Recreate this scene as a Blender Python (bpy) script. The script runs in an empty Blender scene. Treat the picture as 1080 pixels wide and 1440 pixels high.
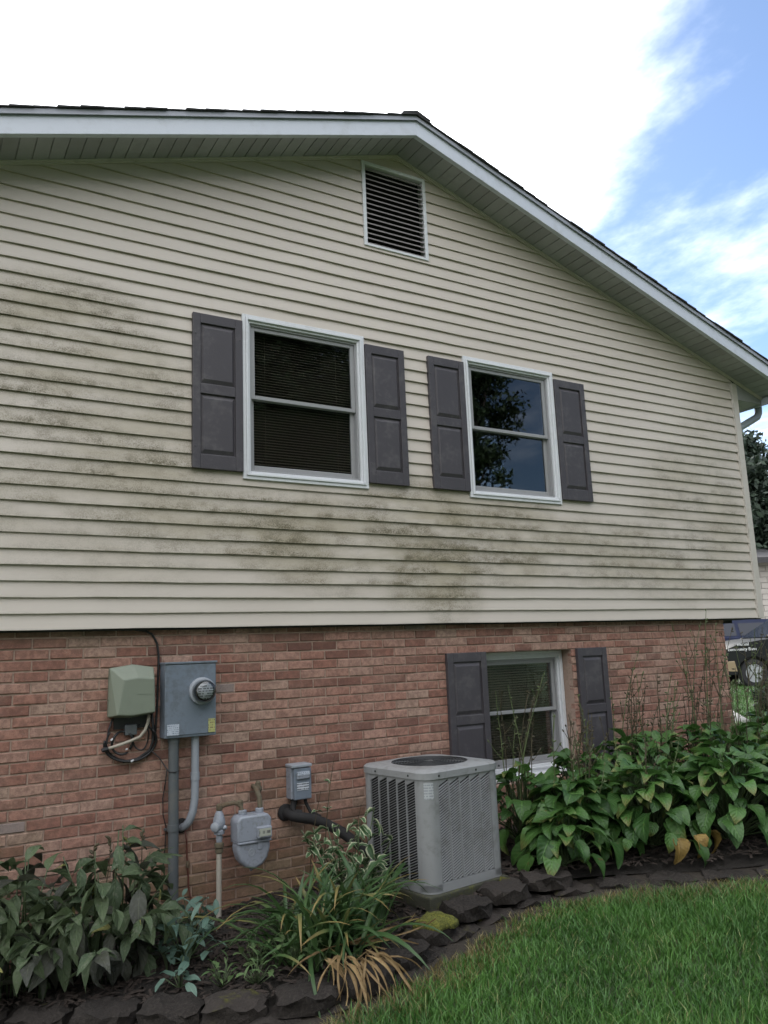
import bpy, math, random
import numpy as np
from mathutils import Matrix, Vector
R = math.radians
random.seed(7); rng = np.random.default_rng(7)
S = bpy.context.scene
COL = S.collection

# ------------------------------------------------------------------ camera
CAM = Vector((0.0, -5.441, 1.761))
FPX = 1130.95
yaw, pit, rol = 0.542218, 0.176282, -0.0398138
Fv = Vector((math.sin(yaw)*math.cos(pit), math.cos(yaw)*math.cos(pit), math.sin(pit)))
R0 = Vector((math.cos(yaw), -math.sin(yaw), 0)); U0 = R0.cross(Fv)
Rv = R0*math.cos(rol) + U0*math.sin(rol); Uv = U0*math.cos(rol) - R0*math.sin(rol)
cd = bpy.data.cameras.new('camera'); cam = bpy.data.objects.new('camera', cd); COL.objects.link(cam)
cam.matrix_world = Matrix(((Rv.x, Uv.x, -Fv.x, CAM.x), (Rv.y, Uv.y, -Fv.y, CAM.y), (Rv.z, Uv.z, -Fv.z, CAM.z), (0, 0, 0, 1)))
cd.sensor_fit = 'VERTICAL'; cd.sensor_height = 36; cd.lens = 36*FPX/1440
cd.clip_start = 0.05; cd.clip_end = 2000
S.camera = cam

def project(x, y, z):
    dx, dy, dz = x-CAM.x, y-CAM.y, z-CAM.z
    d = dx*Fv.x+dy*Fv.y+dz*Fv.z
    return 540+FPX*(dx*Rv.x+dy*Rv.y+dz*Rv.z)/d, 720-FPX*(dx*Uv.x+dy*Uv.y+dz*Uv.z)/d, d

# ------------------------------------------------------------------ node helper
class N:
    def __init__(s, tree): s.t = tree; s.n = tree.nodes; s.l = tree.links
    def add(s, typ, ins=None, **kw):
        n = s.n.new(typ)
        for k, v in kw.items(): setattr(n, k, v)
        for k, v in (ins or {}).items():
            sock = n.inputs[k]
            if hasattr(v, 'is_output'): s.l.new(v, sock)
            elif hasattr(v, 'outputs'): s.l.new(v.outputs[0], sock)
            else: sock.default_value = v
        return n
    def m(s, op, a, b=0.0, c=None, clamp=False):
        ins = {0: a, 1: b}
        if c is not None: ins[2] = c
        return s.add('ShaderNodeMath', ins, operation=op, use_clamp=clamp).outputs[0]
    def mix(s, f, a, b, mode='MIX'):
        n = s.add('ShaderNodeMix', data_type='RGBA', blend_type=mode)
        for k, v in ((0, f), (6, a), (7, b)):
            if hasattr(v, 'is_output'): s.l.new(v, n.inputs[k])
            else: n.inputs[k].default_value = (*v, 1) if isinstance(v, tuple) and len(v) == 3 else v
        return n.outputs[2]
    def noise(s, vec, scale, detail=4.0, rough=0.55, out=0):
        ins = {'Scale': scale, 'Detail': detail, 'Roughness': rough}
        if vec is not None: ins['Vector'] = vec
        return s.add('ShaderNodeTexNoise', ins).outputs[out]
    def ramp(s, f, stops, interp='LINEAR'):
        n = s.add('ShaderNodeValToRGB', {0: f}); n.color_ramp.interpolation = interp
        e = n.color_ramp.elements
        while len(e) < len(stops): e.new(0.5)
        for el, (p, c) in zip(e, stops):
            el.position = p; el.color = (*c, 1) if len(c) == 3 else c
        return n.outputs[0]
    def smooth(s, x, a, b): 
        return s.add('ShaderNodeMapRange', {0: x, 1: a, 2: b, 3: 0.0, 4: 1.0}, interpolation_type='SMOOTHSTEP').outputs[0]
    def mapv(s, vec, sc=(1, 1, 1), loc=(0, 0, 0)):
        return s.add('ShaderNodeMapping', {0: vec, 1: loc, 3: sc}).outputs[0]

# ------------------------------------------------------------------ sky, sun, exposure
SUN_AZ, SUN_EL = R(22), R(44)          # azimuth east of +Y
sdir = Vector((math.sin(SUN_AZ)*math.cos(SUN_EL), math.cos(SUN_AZ)*math.cos(SUN_EL), math.sin(SUN_EL)))
w = bpy.data.worlds.new('World'); S.world = w; w.use_nodes = True
w.node_tree.nodes.clear(); n = N(w.node_tree)
sky = n.add('ShaderNodeTexSky', sky_type='NISHITA', sun_disc=False, sun_elevation=SUN_EL, sun_rotation=SUN_AZ,
            air_density=1.0, dust_density=0.25, ozone_density=3.0)
d = n.add('ShaderNodeNewGeometry').outputs['Incoming']
d = n.add('ShaderNodeVectorMath', {0: d, 1: (-1, -1, -1)}, operation='MULTIPLY').outputs[0]
sep = n.add('ShaderNodeSeparateXYZ', {0: d})
zz = n.m('MAXIMUM', sep.outputs[2], 0.0)
inv = n.m('DIVIDE', 1.0, n.m('ADD', zz, 0.12))
plane = n.add('ShaderNodeVectorMath', {0: d}, operation='SCALE'); n.l.new(inv, plane.inputs['Scale'])
pv = plane.outputs[0]
f1 = n.noise(n.mapv(pv, (0.8, 0.8, 0.8), (3.1, 1.7, 0.4)), 1.0, 6.0, 0.55)
f2 = n.noise(n.mapv(pv, (1.9, 1.3, 1.0), (0.4, 7.7, 2.0)), 1.0, 7.0, 0.6)
gapdir = None
def dirpx(u, v): return (Fv + Rv*((u-540)/FPX) + Uv*((720-v)/FPX)).normalized()
_m = dirpx(885, 165); _n = dirpx(940, 0).cross(dirpx(830, 330)).normalized()
if _n.dot(Rv) < 0: _n = -_n
gd = (_m*math.cos(R(55))+_n*math.sin(R(55))).normalized()
dot = n.add('ShaderNodeVectorMath', {0: d, 1: tuple(gd)}, operation='DOT_PRODUCT').outputs['Value']
gap = n.smooth(n.m('ADD', dot, n.m('MULTIPLY', n.m('SUBTRACT', f2, 0.5), 0.38)), 0.445, 0.60)
cover = n.smooth(n.m('ADD', f1, n.m('MULTIPLY', n.m('SUBTRACT', f2, 0.5), 0.35)), 0.30, 0.42)
wisp = n.m('MULTIPLY', n.smooth(f2, 0.48, 0.75), 0.42)
cover = n.m('MULTIPLY', cover, n.m('SUBTRACT', 1.0, gap))
cover = n.m('MAXIMUM', cover, wisp)
sd = n.m('MAXIMUM', n.add('ShaderNodeVectorMath', {0: d, 1: tuple(sdir)}, operation='DOT_PRODUCT').outputs['Value'], 0.0)
glow = n.m('ADD', n.m('MULTIPLY', n.m('POWER', sd, 6.0), 12.0), 15.5)
glow = n.m('MULTIPLY', glow, n.m('ADD', 0.72, n.m('MULTIPLY', f2, 0.5)))
cc = n.add('ShaderNodeVectorMath', {0: (0.97, 0.99, 1.03)}, operation='SCALE'); n.l.new(glow, cc.inputs['Scale'])
skyc = n.mix(cover, sky.outputs[0], cc.outputs[0])
bg = n.add('ShaderNodeBackground', {0: skyc, 1: 0.078})
n.add('ShaderNodeOutputWorld', {0: bg.outputs[0]})

sl = bpy.data.lights.new('sun', 'SUN'); sl.energy = 1.2; sl.angle = R(14); sl.color = (1, 0.95, 0.88)
so = bpy.data.objects.new('sun', sl); COL.objects.link(so)
so.rotation_euler = sdir.to_track_quat('Z', 'Y').to_euler(); so.location = (10, 30, 30)
S.view_settings.view_transform = 'Standard'; S.view_settings.look = 'None'
S.view_settings.exposure = 1.27; S.view_settings.gamma = 1
S.cycles.max_bounces = 6; S.cycles.transparent_max_bounces = 8

# ------------------------------------------------------------------ mesh helpers
def wloc(o):
    v = Vector((0, 0, 0))
    while o: v = v + o.location; o = o.parent
    return v
class MB:
    def __init__(s): s.v = []; s.f = []; s.uv = None
    def add(s, vs, fs):
        k = len(s.v); s.v += [tuple(p) for p in vs]; s.f += [tuple(i+k for i in f) for f in fs]; return s
    def box(s, x0, x1, y0, y1, z0, z1):
        return s.add([(x0, y0, z0), (x1, y0, z0), (x1, y1, z0), (x0, y1, z0), (x0, y0, z1), (x1, y0, z1), (x1, y1, z1), (x0, y1, z1)],
                     [(0, 3, 2, 1), (4, 5, 6, 7), (0, 1, 5, 4), (1, 2, 6, 5), (2, 3, 7, 6), (3, 0, 4, 7)])
    def prism(s, poly, a, b, fn):
        """extrude a 2-D polygon; fn(p, q, t) gives the 3-D point"""
        k = len(poly); vs = [fn(p, q, a) for p, q in poly]+[fn(p, q, b) for p, q in poly]
        fs = [tuple(range(k)), tuple(range(2*k-1, k-1, -1))]+[(i, i+k, (i+1) % k+k, (i+1) % k) for i in range(k)]
        return s.add(vs, fs)
    def tube(s, pts, r, k=8, caps=True):
        pts = [Vector(p) for p in pts]; vs = []; fs = []
        rr = r if isinstance(r, (list, tuple)) else [r]*len(pts)
        up = None
        for i, p in enumerate(pts):
            t = (pts[min(i+1, len(pts)-1)]-pts[max(i-1, 0)]).normalized()
            if up is None:
                up = Vector((0, 0, 1)) if abs(t.z) < 0.9 else Vector((1, 0, 0))
            a = t.cross(up).normalized(); up = a.cross(t).normalized()
            for j in range(k):
                an = 2*math.pi*j/k
                vs.append(p+(a*math.cos(an)+up*math.sin(an))*rr[i])
        for i in range(len(pts)-1):
            for j in range(k):
                fs.append((i*k+j, i*k+(j+1) % k, (i+1)*k+(j+1) % k, (i+1)*k+j))
        if caps:
            fs.append(tuple(range(k-1, -1, -1))); fs.append(tuple(range((len(pts)-1)*k, len(pts)*k)))
        return s.add(vs, fs)
    def lathe(s, c, axis, prof, k=24):
        """prof: list of (radius, distance along axis)"""
        c = Vector(c); ax = Vector(axis).normalized()
        a = ax.cross(Vector((0, 0, 1)) if abs(ax.z) < 0.9 else Vector((1, 0, 0))).normalized(); b = ax.cross(a)
        vs = []; fs = []
        for r_, h_ in prof:
            for j in range(k):
                an = 2*math.pi*j/k
                vs.append(c+ax*h_+(a*math.cos(an)+b*math.sin(an))*max(r_, 1e-4))
        for i in range(len(prof)-1):
            for j in range(k):
                fs.append((i*k+j, i*k+(j+1) % k, (i+1)*k+(j+1) % k, (i+1)*k+j))
        fs.append(tuple(range(k-1, -1, -1))); fs.append(tuple(range((len(prof)-1)*k, len(prof)*k)))
        return s.add(vs, fs)
    def mesh(s, name, off=(0, 0, 0), smooth=False):
        me = bpy.data.meshes.new(name)
        me.from_pydata([(p[0]-off[0], p[1]-off[1], p[2]-off[2]) for p in s.v], [], s.f)
        import bmesh
        bm = bmesh.new(); bm.from_mesh(me); bmesh.ops.recalc_face_normals(bm, faces=bm.faces); bm.to_mesh(me); bm.free()
        if smooth: me.polygons.foreach_set('use_smooth', [True]*len(me.polygons))
        return me
    def build(s, name, mat, parent=None, smooth=False, bevel=0.0, seg=2, auto=False):
        off = wloc(parent)
        me = s.mesh(name, off, smooth)
        me.materials.append(mat)
        o = bpy.data.objects.new(name, me); COL.objects.link(o); o.parent = parent
        if bevel:
            b = o.modifiers.new('bevel', 'BEVEL'); b.width = bevel; b.segments = seg; b.limit_method = 'ANGLE'; b.angle_limit = R(40)
        if auto:
            me.polygons.foreach_set('use_smooth', [True]*len(me.polygons))
            me.set_sharp_from_angle(angle=R(38))
        return o
def tag(o, label=None, cat=None, group=None, kind=None):
    if label: o['label'] = label
    if cat: o['category'] = cat
    if group: o['group'] = group
    if kind: o['kind'] = kind
    return o
def thing(name, loc, label, cat, group=None):
    o = bpy.data.objects.new(name, None); COL.objects.link(o); o.location = loc; o.empty_display_size = 0.1
    return tag(o, label, cat, group)
def inst(name, me, parent, mat4):
    """an object that shares mesh data; mat4 is given in world space under an unrotated parent"""
    o = bpy.data.objects.new(name, me); COL.objects.link(o); o.parent = parent
    m = mat4.copy(); m.translation = m.translation - wloc(parent); o.matrix_basis = m
    return o

# ------------------------------------------------------------------ materials
def newmat(name):
    m = bpy.data.materials.new(name); m.use_nodes = True; m.node_tree.nodes.clear(); n = N(m.node_tree)
    b = n.add('ShaderNodeBsdfPrincipled'); n.add('ShaderNodeOutputMaterial', {0: b.outputs[0]})
    return m, n, b
def setin(n, b, **kw):
    for k, v in kw.items():
        k = k.replace('_', ' ')
        if hasattr(v, 'is_output'): n.l.new(v, b.inputs[k])
        else: b.inputs[k].default_value = (*v, 1) if isinstance(v, tuple) and len(v) == 3 else v
def bump(n, b, h, dist=0.002, strength=1.0):
    bn = n.add('ShaderNodeBump', {'Height': h, 'Distance': dist, 'Strength': strength}); n.l.new(bn.outputs[0], b.inputs['Normal'])
def plain(name, col, rough=0.6, var=0.18, scale=9.0, metal=0.0, bd=0.0008, bscale=90, dirt=None, spec=0.5):
    m, n, b = newmat(name)
    p = n.add('ShaderNodeNewGeometry').outputs['Position']
    f = n.noise(p, scale, 5)
    f2 = n.noise(p, scale*6, 3)
    c = n.mix(f, tuple(x*(1-var) for x in col), tuple(min(1, x*(1+var)) for x in col))
    if dirt:
        c = n.mix(n.m('MULTIPLY', n.smooth(n.m('ADD', n.m('MULTIPLY', f, 0.6), n.m('MULTIPLY', f2, 0.4)), 0.48, 0.66), dirt[1]), c, dirt[0])
    setin(n, b, Base_Color=c, Roughness=n.m('ADD', rough-0.06, n.m('MULTIPLY', f2, 0.12)), Metallic=metal)
    b.inputs['Specular IOR Level'].default_value = spec
    if bd: bump(n, b, n.noise(p, bscale, 4), bd)
    return m
SID = 0.1016; ZS = 2.0                                   # siding exposure, bottom of siding
PX, PZ, SL = 3.53, 6.105, 0.323                          # gable peak and roof slope
XL, XR_ = -0.93, 7.99
def zs(x): return PZ-SL*abs(x-PX)
BC, BL_ = 0.0677, 0.2032                                 # brick course and brick module
BZ0 = 1.952

def mat_siding():
    m, n, b = newmat('siding_vinyl')
    p = n.add('ShaderNodeNewGeometry').outputs['Position']
    s = n.add('ShaderNodeSeparateXYZ', {0: p}); x, z = s.outputs[0], s.outputs[2]
    ph = n.m('FRACT', n.m('DIVIDE', n.m('SUBTRACT', z, ZS-0.0005), SID))            # 0 at the lower lip of each board
    row = n.m('FLOOR', n.m('DIVIDE', n.m('SUBTRACT', z, ZS-0.0005), SID))
    lip = n.m('SUBTRACT', 1.0, n.smooth(ph, 0.0, 0.6))
    tot = None
    for (cx, cz, rx, rz, st) in [(0.85, 4.02, 0.45, .25, .75), (0.6, 3.5, 0.5, .25, .7), (1.15, 3.62, .45, .3, .6), (1.3, 3.16, .45, .22, .7), (0.8, 2.9, .5, .25, .45),
                                 (1.75, 2.74, .55, .18, .65), (2.5, 2.7, .55, .22, .85), (2.9, 2.46, .5, .16, .7), (3.45, 2.72, .38, .32, .95), (3.85, 2.62, .3, .4, 1.0),
                                 (3.65, 2.33, .35, .15, .6), (4.5, 2.72, .5, .3, .75), (5.4, 2.65, .6, .22, .55), (6.2, 2.6, .7, .25, .6), (7.1, 3.1, .6, .5, .5), (6.9, 2.6, .6, .3, .5), (1.3, 2.55, .6, .2, .3), (7.5, 3.9, .4, .4, .25)]:
        a = n.m('DIVIDE', n.m('SUBTRACT', x, cx), rx); c = n.m('DIVIDE', n.m('SUBTRACT', z, cz), rz)
        e = n.m('MULTIPLY', n.m('SUBTRACT', 1.0, n.smooth(n.m('ADD', n.m('MULTIPLY', a, a), n.m('MULTIPLY', c, c)), 0.1, 3.6)), st)
        tot = e if tot is None else n.m('MAXIMUM', tot, e)
    rowv = n.add('ShaderNodeCombineXYZ', {0: x, 1: n.m('MULTIPLY', row, 0.37), 2: z}).outputs[0]
    big = n.noise(n.mapv(rowv, (2.2, 9, 2.2)), 1.0, 3)
    mid = n.noise(n.mapv(rowv, (8, 3, 15)), 1.0, 7, 0.72)
    fin = n.noise(p, 120.0, 4, 0.7)
    blot = n.smooth(n.m('ADD', n.m('MULTIPLY', mid, 0.5), n.m('MULTIPLY', fin, 0.5)), 0.43, 0.60)
    st = n.m('MULTIPLY', n.m('MULTIPLY', tot, n.smooth(big, 0.28, 0.6)), n.m('ADD', n.m('MULTIPLY', lip, 0.60), 0.62))
    st = n.m('MULTIPLY', st, n.m('ADD', 0.22, n.m('MULTIPLY', blot, 1.1)), clamp=True)
    film = n.m('MULTIPLY', tot, n.smooth(n.noise(n.mapv(p, (1.1, 1, 4.2)), 1.0, 6, .62), 0.27, 0.64))
    base = n.mix(n.noise(n.mapv(p, (0.8, 1, 1.4)), 1.0, 4), (0.50, 0.442, 0.382), (0.57, 0.515, 0.452))
    rnd = n.add('ShaderNodeTexWhiteNoise', {1: row}, noise_dimensions='1D').outputs[0]
    base = n.mix(n.m('MULTIPLY', rnd, 0.22), base, (0.44, 0.395, 0.34))
    base = n.mix(n.m('MULTIPLY', film, 0.85), base, (0.315, 0.27, 0.175))
    grime = n.m('MULTIPLY', n.m('SUBTRACT', 1.0, n.smooth(ph, 0.0, 0.16)), n.m('MULTIPLY', n.smooth(n.m('ADD', mid, n.m('MULTIPLY', fin, .25)), 0.45, 0.8), 0.45))
    base = n.mix(grime, base, (0.27, 0.25, 0.20))
    base = n.mix(n.m('MULTIPLY', st, 1.05, clamp=True), base, (0.12, 0.10, 0.055))
    scuff = n.m('MULTIPLY', n.m('MULTIPLY', n.smooth(n.noise(n.mapv(rowv, (9, 5, 40), (4, 2, 9)), 1.0, 4, .7), 0.62, 0.70), tot), lip)
    base = n.mix(n.m('MULTIPLY', scuff, 0.7), base, (0.60, 0.57, 0.49))
    setin(n, b, Base_Color=base, Roughness=0.52)
    gr = n.noise(n.mapv(p, (14, 14, 130)), 1.0, 4, .6)
    bump(n, b, gr, 0.0012, 0.6)
    return m
def mat_brick():
    m, n, b = newmat('brick_clay')
    p = n.add('ShaderNodeNewGeometry').outputs['Position']
    s = n.add('ShaderNodeSeparateXYZ', {0: p}); x, z = s.outputs[0], s.outputs[2]
    row = n.m('FLOOR', n.m('DIVIDE', n.m('SUBTRACT', z, BZ0), BC))
    off = n.m('MULTIPLY', n.m('ABSOLUTE', n.m('MODULO', row, 2.0)), 0.5)
    col = n.m('FLOOR', n.m('ADD', n.m('DIVIDE', x, BL_), off))
    cell = n.add('ShaderNodeCombineXYZ', {0: n.m('MULTIPLY', col, 1.37), 1: n.m('MULTIPLY', row, 2.11)}).outputs[0]
    wn = n.add('ShaderNodeTexWhiteNoise', {0: cell}, noise_dimensions='3D')
    rnd, rc = wn.outputs[0], wn.outputs[1]
    c = n.ramp(rnd, [(0.0, (0.17, 0.085, 0.066)), (0.12, (0.23, 0.112, 0.084)), (0.32, (0.32, 0.155, 0.115)), (0.5, (0.365, 0.19, 0.142)), (0.7, (0.40, 0.228, 0.174)), (0.88, (0.44, 0.275, 0.213)), (1.0, (0.40, 0.28, 0.215))])
    f = n.noise(n.add('ShaderNodeVectorMath', {0: p, 1: n.add('ShaderNodeVectorMath', {0: rc, 1: (9, 9, 9)}, operation='MULTIPLY').outputs[0]}, operation='ADD').outputs[0], 26.0, 5, 0.65)
    c = n.mix(n.m('MULTIPLY', n.smooth(n.noise(p, 2.6, 5, .6), .42, .62), .35), c, (0.38, 0.255, 0.195))
    c = n.mix(n.smooth(f, 0.36, 0.66), n.mix(0.5, c, (0.10, 0.055, 0.045)), c)
    c = n.mix(n.m('MULTIPLY', n.m('LESS_THAN', rnd, .008), .5), c, (0.34, .31, .29))
    sp = n.noise(p, 150.0, 3, .6)
    c = n.mix(n.m('MULTIPLY', n.smooth(sp, 0.58, 0.7), 0.5), c, (0.06, 0.035, 0.03))
    c = n.mix(n.m('MULTIPLY', n.smooth(n.noise(p, 60.0, 2), 0.6, 0.75), 0.25), c, (0.42, 0.33, 0.27))
    # algae and damp on the lower courses
    lo = n.m('SUBTRACT', 1.0, n.smooth(z, 0.35, 1.25))
    damp = n.m('MULTIPLY', lo, n.smooth(n.noise(n.mapv(p, (1.4, 1, 1.8)), 1.0, 4), 0.38, 0.62))
    c = n.mix(n.m('MULTIPLY', damp, 0.55), c, (0.12, 0.105, 0.05))
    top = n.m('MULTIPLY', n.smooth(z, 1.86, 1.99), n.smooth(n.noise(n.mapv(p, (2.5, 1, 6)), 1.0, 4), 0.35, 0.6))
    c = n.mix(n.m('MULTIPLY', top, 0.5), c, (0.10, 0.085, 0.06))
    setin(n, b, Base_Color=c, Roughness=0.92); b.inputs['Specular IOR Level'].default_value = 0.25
    bump(n, b, n.m('ADD', f, n.m('MULTIPLY', sp, 0.6)), 0.004, 0.8)
    return m
def mat_glass(tint=0.72, k=0.55):
    m = bpy.data.materials.new('window_glass'); m.use_nodes = True; m.node_tree.nodes.clear(); n = N(m.node_tree)
    fr = n.add('ShaderNodeFresnel', {'IOR': 1.5})
    p = n.add('ShaderNodeNewGeometry').outputs['Position']
    bn = n.add('ShaderNodeBump', {'Height': n.noise(p, 2.2, 2), 'Distance': 0.0008, 'Strength': 0.5})
    g = n.add('ShaderNodeBsdfGlossy', {'Color': (0.9, 0.95, 1, 1), 'Roughness': 0.012, 'Normal': bn.outputs[0]})
    t = n.add('ShaderNodeBsdfTransparent', {0: (tint, tint, tint*0.98, 1)})
    mx = n.add('ShaderNodeMixShader', {0: n.m('MULTIPLY', fr.outputs[0], k, clamp=True), 1: t.outputs[0], 2: g.outputs[0]})
    n.add('ShaderNodeOutputMaterial', {0: mx.outputs[0]})
    return m
def mat_print(name, base, ink, sx, sz, thr=0.5):
    """a label with lines of small print"""
    m, n, b = newmat(name)
    p = n.add('ShaderNodeNewGeometry').outputs['Position']
    s = n.add('ShaderNodeSeparateXYZ', {0: p})
    ln = n.m('FRACT', n.m('MULTIPLY', s.outputs[2], sz))
    rowi = n.m('FLOOR', n.m('MULTIPLY', s.outputs[2], sz))
    v = n.add('ShaderNodeCombineXYZ', {0: n.m('MULTIPLY', s.outputs[0], sx), 1: n.m('MULTIPLY', rowi, 7.3), 2: 0.0}).outputs[0]
    w_ = n.noise(v, 1.0, 2)
    k = n.m('MULTIPLY', n.m('GREATER_THAN', ln, 0.45), n.m('GREATER_THAN', w_, thr))
    setin(n, b, Base_Color=n.mix(n.m('MULTIPLY', k, 0.8), base, ink), Roughness=0.4)
    return m
def mat_leaf(name, dark, light, rough=0.42, vein=0.5, margin=None, tip=None, nv=9.0, sss=0.0, spots=None, holes=None):
    m, n, b = newmat(name)
    uv = n.add('ShaderNodeUVMap').outputs[0]
    s = n.add('ShaderNodeSeparateXYZ', {0: uv}); u, v = s.outputs[0], s.outputs[1]     # u across 0..1, v along
    au = n.m('ABSOLUTE', n.m('MULTIPLY', n.m('SUBTRACT', u, 0.5), 2.0))
    p = n.add('ShaderNodeNewGeometry').outputs['Position']
    oi = n.add('ShaderNodeObjectInfo').outputs['Random']
    c = n.mix(n.m('ADD', n.m('MULTIPLY', oi, 0.65), n.m('MULTIPLY', n.noise(p, 14.0, 3), 0.35)), dark, light)
    rib = n.m('SUBTRACT', 1.0, n.smooth(au, 0.02, 0.10))
    c = n.mix(n.m('MULTIPLY', rib, 0.35), c, tuple(x*1.7 for x in light))
    if margin:
        e = n.smooth(n.m('ADD', au, n.m('MULTIPLY', n.m('SUBTRACT', n.noise(uv, 5.0, 3), .5), .5)), 0.55, 0.72)
        c = n.mix(e, c, margin)
    if tip:
        e = n.m('MULTIPLY', n.smooth(n.m('ADD', v, n.m('MULTIPLY', n.noise(uv, 4.0, 3), 0.5)), 0.75, 1.3), n.m('GREATER_THAN', oi, 0.6))
        c = n.mix(e, c, tip)
    if spots:
        c = n.mix(n.m('MULTIPLY', n.smooth(n.noise(p, 38.0, 4, .7), 0.5, 0.66), 0.6), c, spots)
    if holes: c = n.mix(n.smooth(n.noise(p, 30.0, 3, .6), 0.66, 0.70), c, holes)
    setin(n, b, Base_Color=c, Roughness=rough); b.inputs['Specular IOR Level'].default_value = 0.4
    if 'Transmission Weight' in b.inputs and sss: b.inputs['Subsurface Weight'].default_value = sss
    vv = n.m('SINE', n.m('MULTIPLY', n.m('SUBTRACT', n.m('MULTIPLY', v, 1.0), n.m('MULTIPLY', au, 0.32)), nv*6.283))
    hgt = n.m('SUBTRACT', n.m('MULTIPLY', vv, 0.5), n.m('MULTIPLY', rib, 0.8))
    bump(n, b, n.m('ADD', hgt, n.noise(p, 70.0, 2)), 0.002, vein)
    out = [q for q in n.n if q.bl_idname == 'ShaderNodeOutputMaterial'][0]
    tl = n.add('ShaderNodeBsdfTranslucent', {0: n.mix(0.5, c, tuple(x*1.5 for x in light))})
    n.l.new(n.add('ShaderNodeMixShader', {0: 0.22, 1: b.outputs[0], 2: tl.outputs[0]}).outputs[0], out.inputs[0])
    return m
M = {}
M['siding'] = mat_siding(); M['brick'] = mat_brick(); M['glass'] = mat_glass(); M['glass_clear'] = mat_glass(0.5, 1.6)
M['mortar'] = plain('mortar', (0.365, 0.262, 0.208), 0.95, 0.3, 6, bd=0.003, bscale=60, dirt=((0.13, 0.11, 0.075), 0.6))
M['fascia'] = plain('fascia_metal', (0.54, 0.57, 0.63), 0.42, 0.05, 3, dirt=((0.36, 0.37, 0.38), 0.35))
M['drip'] = plain('drip_edge', (0.30, 0.31, 0.35), 0.45, 0.08, 4)
M['soffit'] = plain('soffit_vinyl', (0.33, 0.335, 0.34), 0.55, 0.08, 3, dirt=((0.22, 0.22, 0.215), 0.4))
M['soffit2'] = plain('soffit_vinyl_shaded', (0.28, 0.285, 0.29), 0.55, 0.10, 3, dirt=((0.27, 0.26, 0.24), 0.5))  # darker copy: alternate light and dark shading of the panels put into the colour
M['shingle'] = plain('shingle_asphalt', (0.055, 0.053, 0.055), 0.95, 0.45, 22, bd=0.004, bscale=160)
M['white'] = plain('frame_white', (0.66, 0.67, 0.69), 0.4, 0.05, 5, dirt=((0.45, 0.45, 0.44), 0.3))
M['sash'] = plain('sash_grey', (0.29, 0.29, 0.295), 0.45, 0.08, 6, dirt=((0.24, 0.24, 0.23), 0.3))
M['shutter'] = plain('shutter_plum', (0.056, 0.050, 0.057), 0.55, 0.12, 5, bd=0.0012, bscale=70, dirt=((0.12, 0.112, 0.11), 0.4))
M['louver'] = plain('vent_louver', (0.25, 0.225, 0.22), 0.6, 0.12, 6)
M['dark'] = plain('dark_interior', (0.022, 0.021, 0.02), 0.9, 0.2, 2)
M['blind'] = plain('blind_slat', (0.40, 0.36, 0.31), 0.6, 0.1, 4)
M['gutter'] = plain('gutter_metal', (0.46, 0.47, 0.48), 0.4, 0.08, 4, dirt=((0.3, 0.3, 0.29), 0.4))
M['downspout'] = plain('downspout_metal', (0.20, 0.23, 0.235), 0.4, 0.08, 4)

# ================================================================== HOUSE
house = thing('house', (3.53, 5.0, 0.0), 'two storey house with stained cream lap siding above a red brick ground floor', 'house')
UW = [(2.079, 3.1305), (4.1335, 5.185)]; UZ = (3.066, 4.344)      # outer casing of the upper windows
VENT = (3.176, 3.828, 5.174, 5.962)
LW = (4.24, 5.225, BZ0-19*BC, BZ0-3*BC)                            # opening of the lower window

# --- gable wall of lap siding
wall = MB()
def strips(zlo, zhi, holes):
    cuts = sorted({zlo, zhi} | {c for h in holes for c in (h[2], h[3]) if zlo < c < zhi})
    for a, b_ in zip(cuts, cuts[1:]):
        iv = [(XL, XR_-0.06)]
        for h in holes:
            if h[2] <= a+1e-6 and h[3] >= b_-1e-6:
                nv = []
                for (p, q) in iv:
                    if h[0] > p: nv.append((p, min(q, h[0])))
                    if h[1] < q: nv.append((max(p, h[1]), q))
                iv = nv
        yield a, b_, iv
def clipx(z):
    w_ = (PZ-z)/SL
    return PX-w_, PX+w_
holes = [(a+.04, b_-.04, UZ[0]+.04, UZ[1]-.04) for a, b_ in UW]+[(VENT[0]+.015, VENT[1]-.015, VENT[2]+.015, VENT[3]-.015)]
nrow = int((PZ-ZS)/SID)+1
gs = MB()
for k in range(nrow):
    z0, z1 = ZS+k*SID, min(ZS+(k+1)*SID, PZ-0.003)
    for a, b_, iv in strips(z0, z1, holes):
        la, ra = clipx(a); lb, rb = clipx(b_)
        for p, q in iv:
            p0, q0, p1, q1 = max(p, la), min(q, ra), max(p, lb), min(q, rb)
            if q0-p0 < 1e-3 and q1-p1 < 1e-3: continue
            gs.add([(p0, 0.02, a), (q0, 0.02, a), (max(q1, p1), 0.02, b_), (p1, 0.02, b_)], [(0, 1, 2, 3)])
gsid = gs.build('gable_wall', M['dark'], house)
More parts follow.
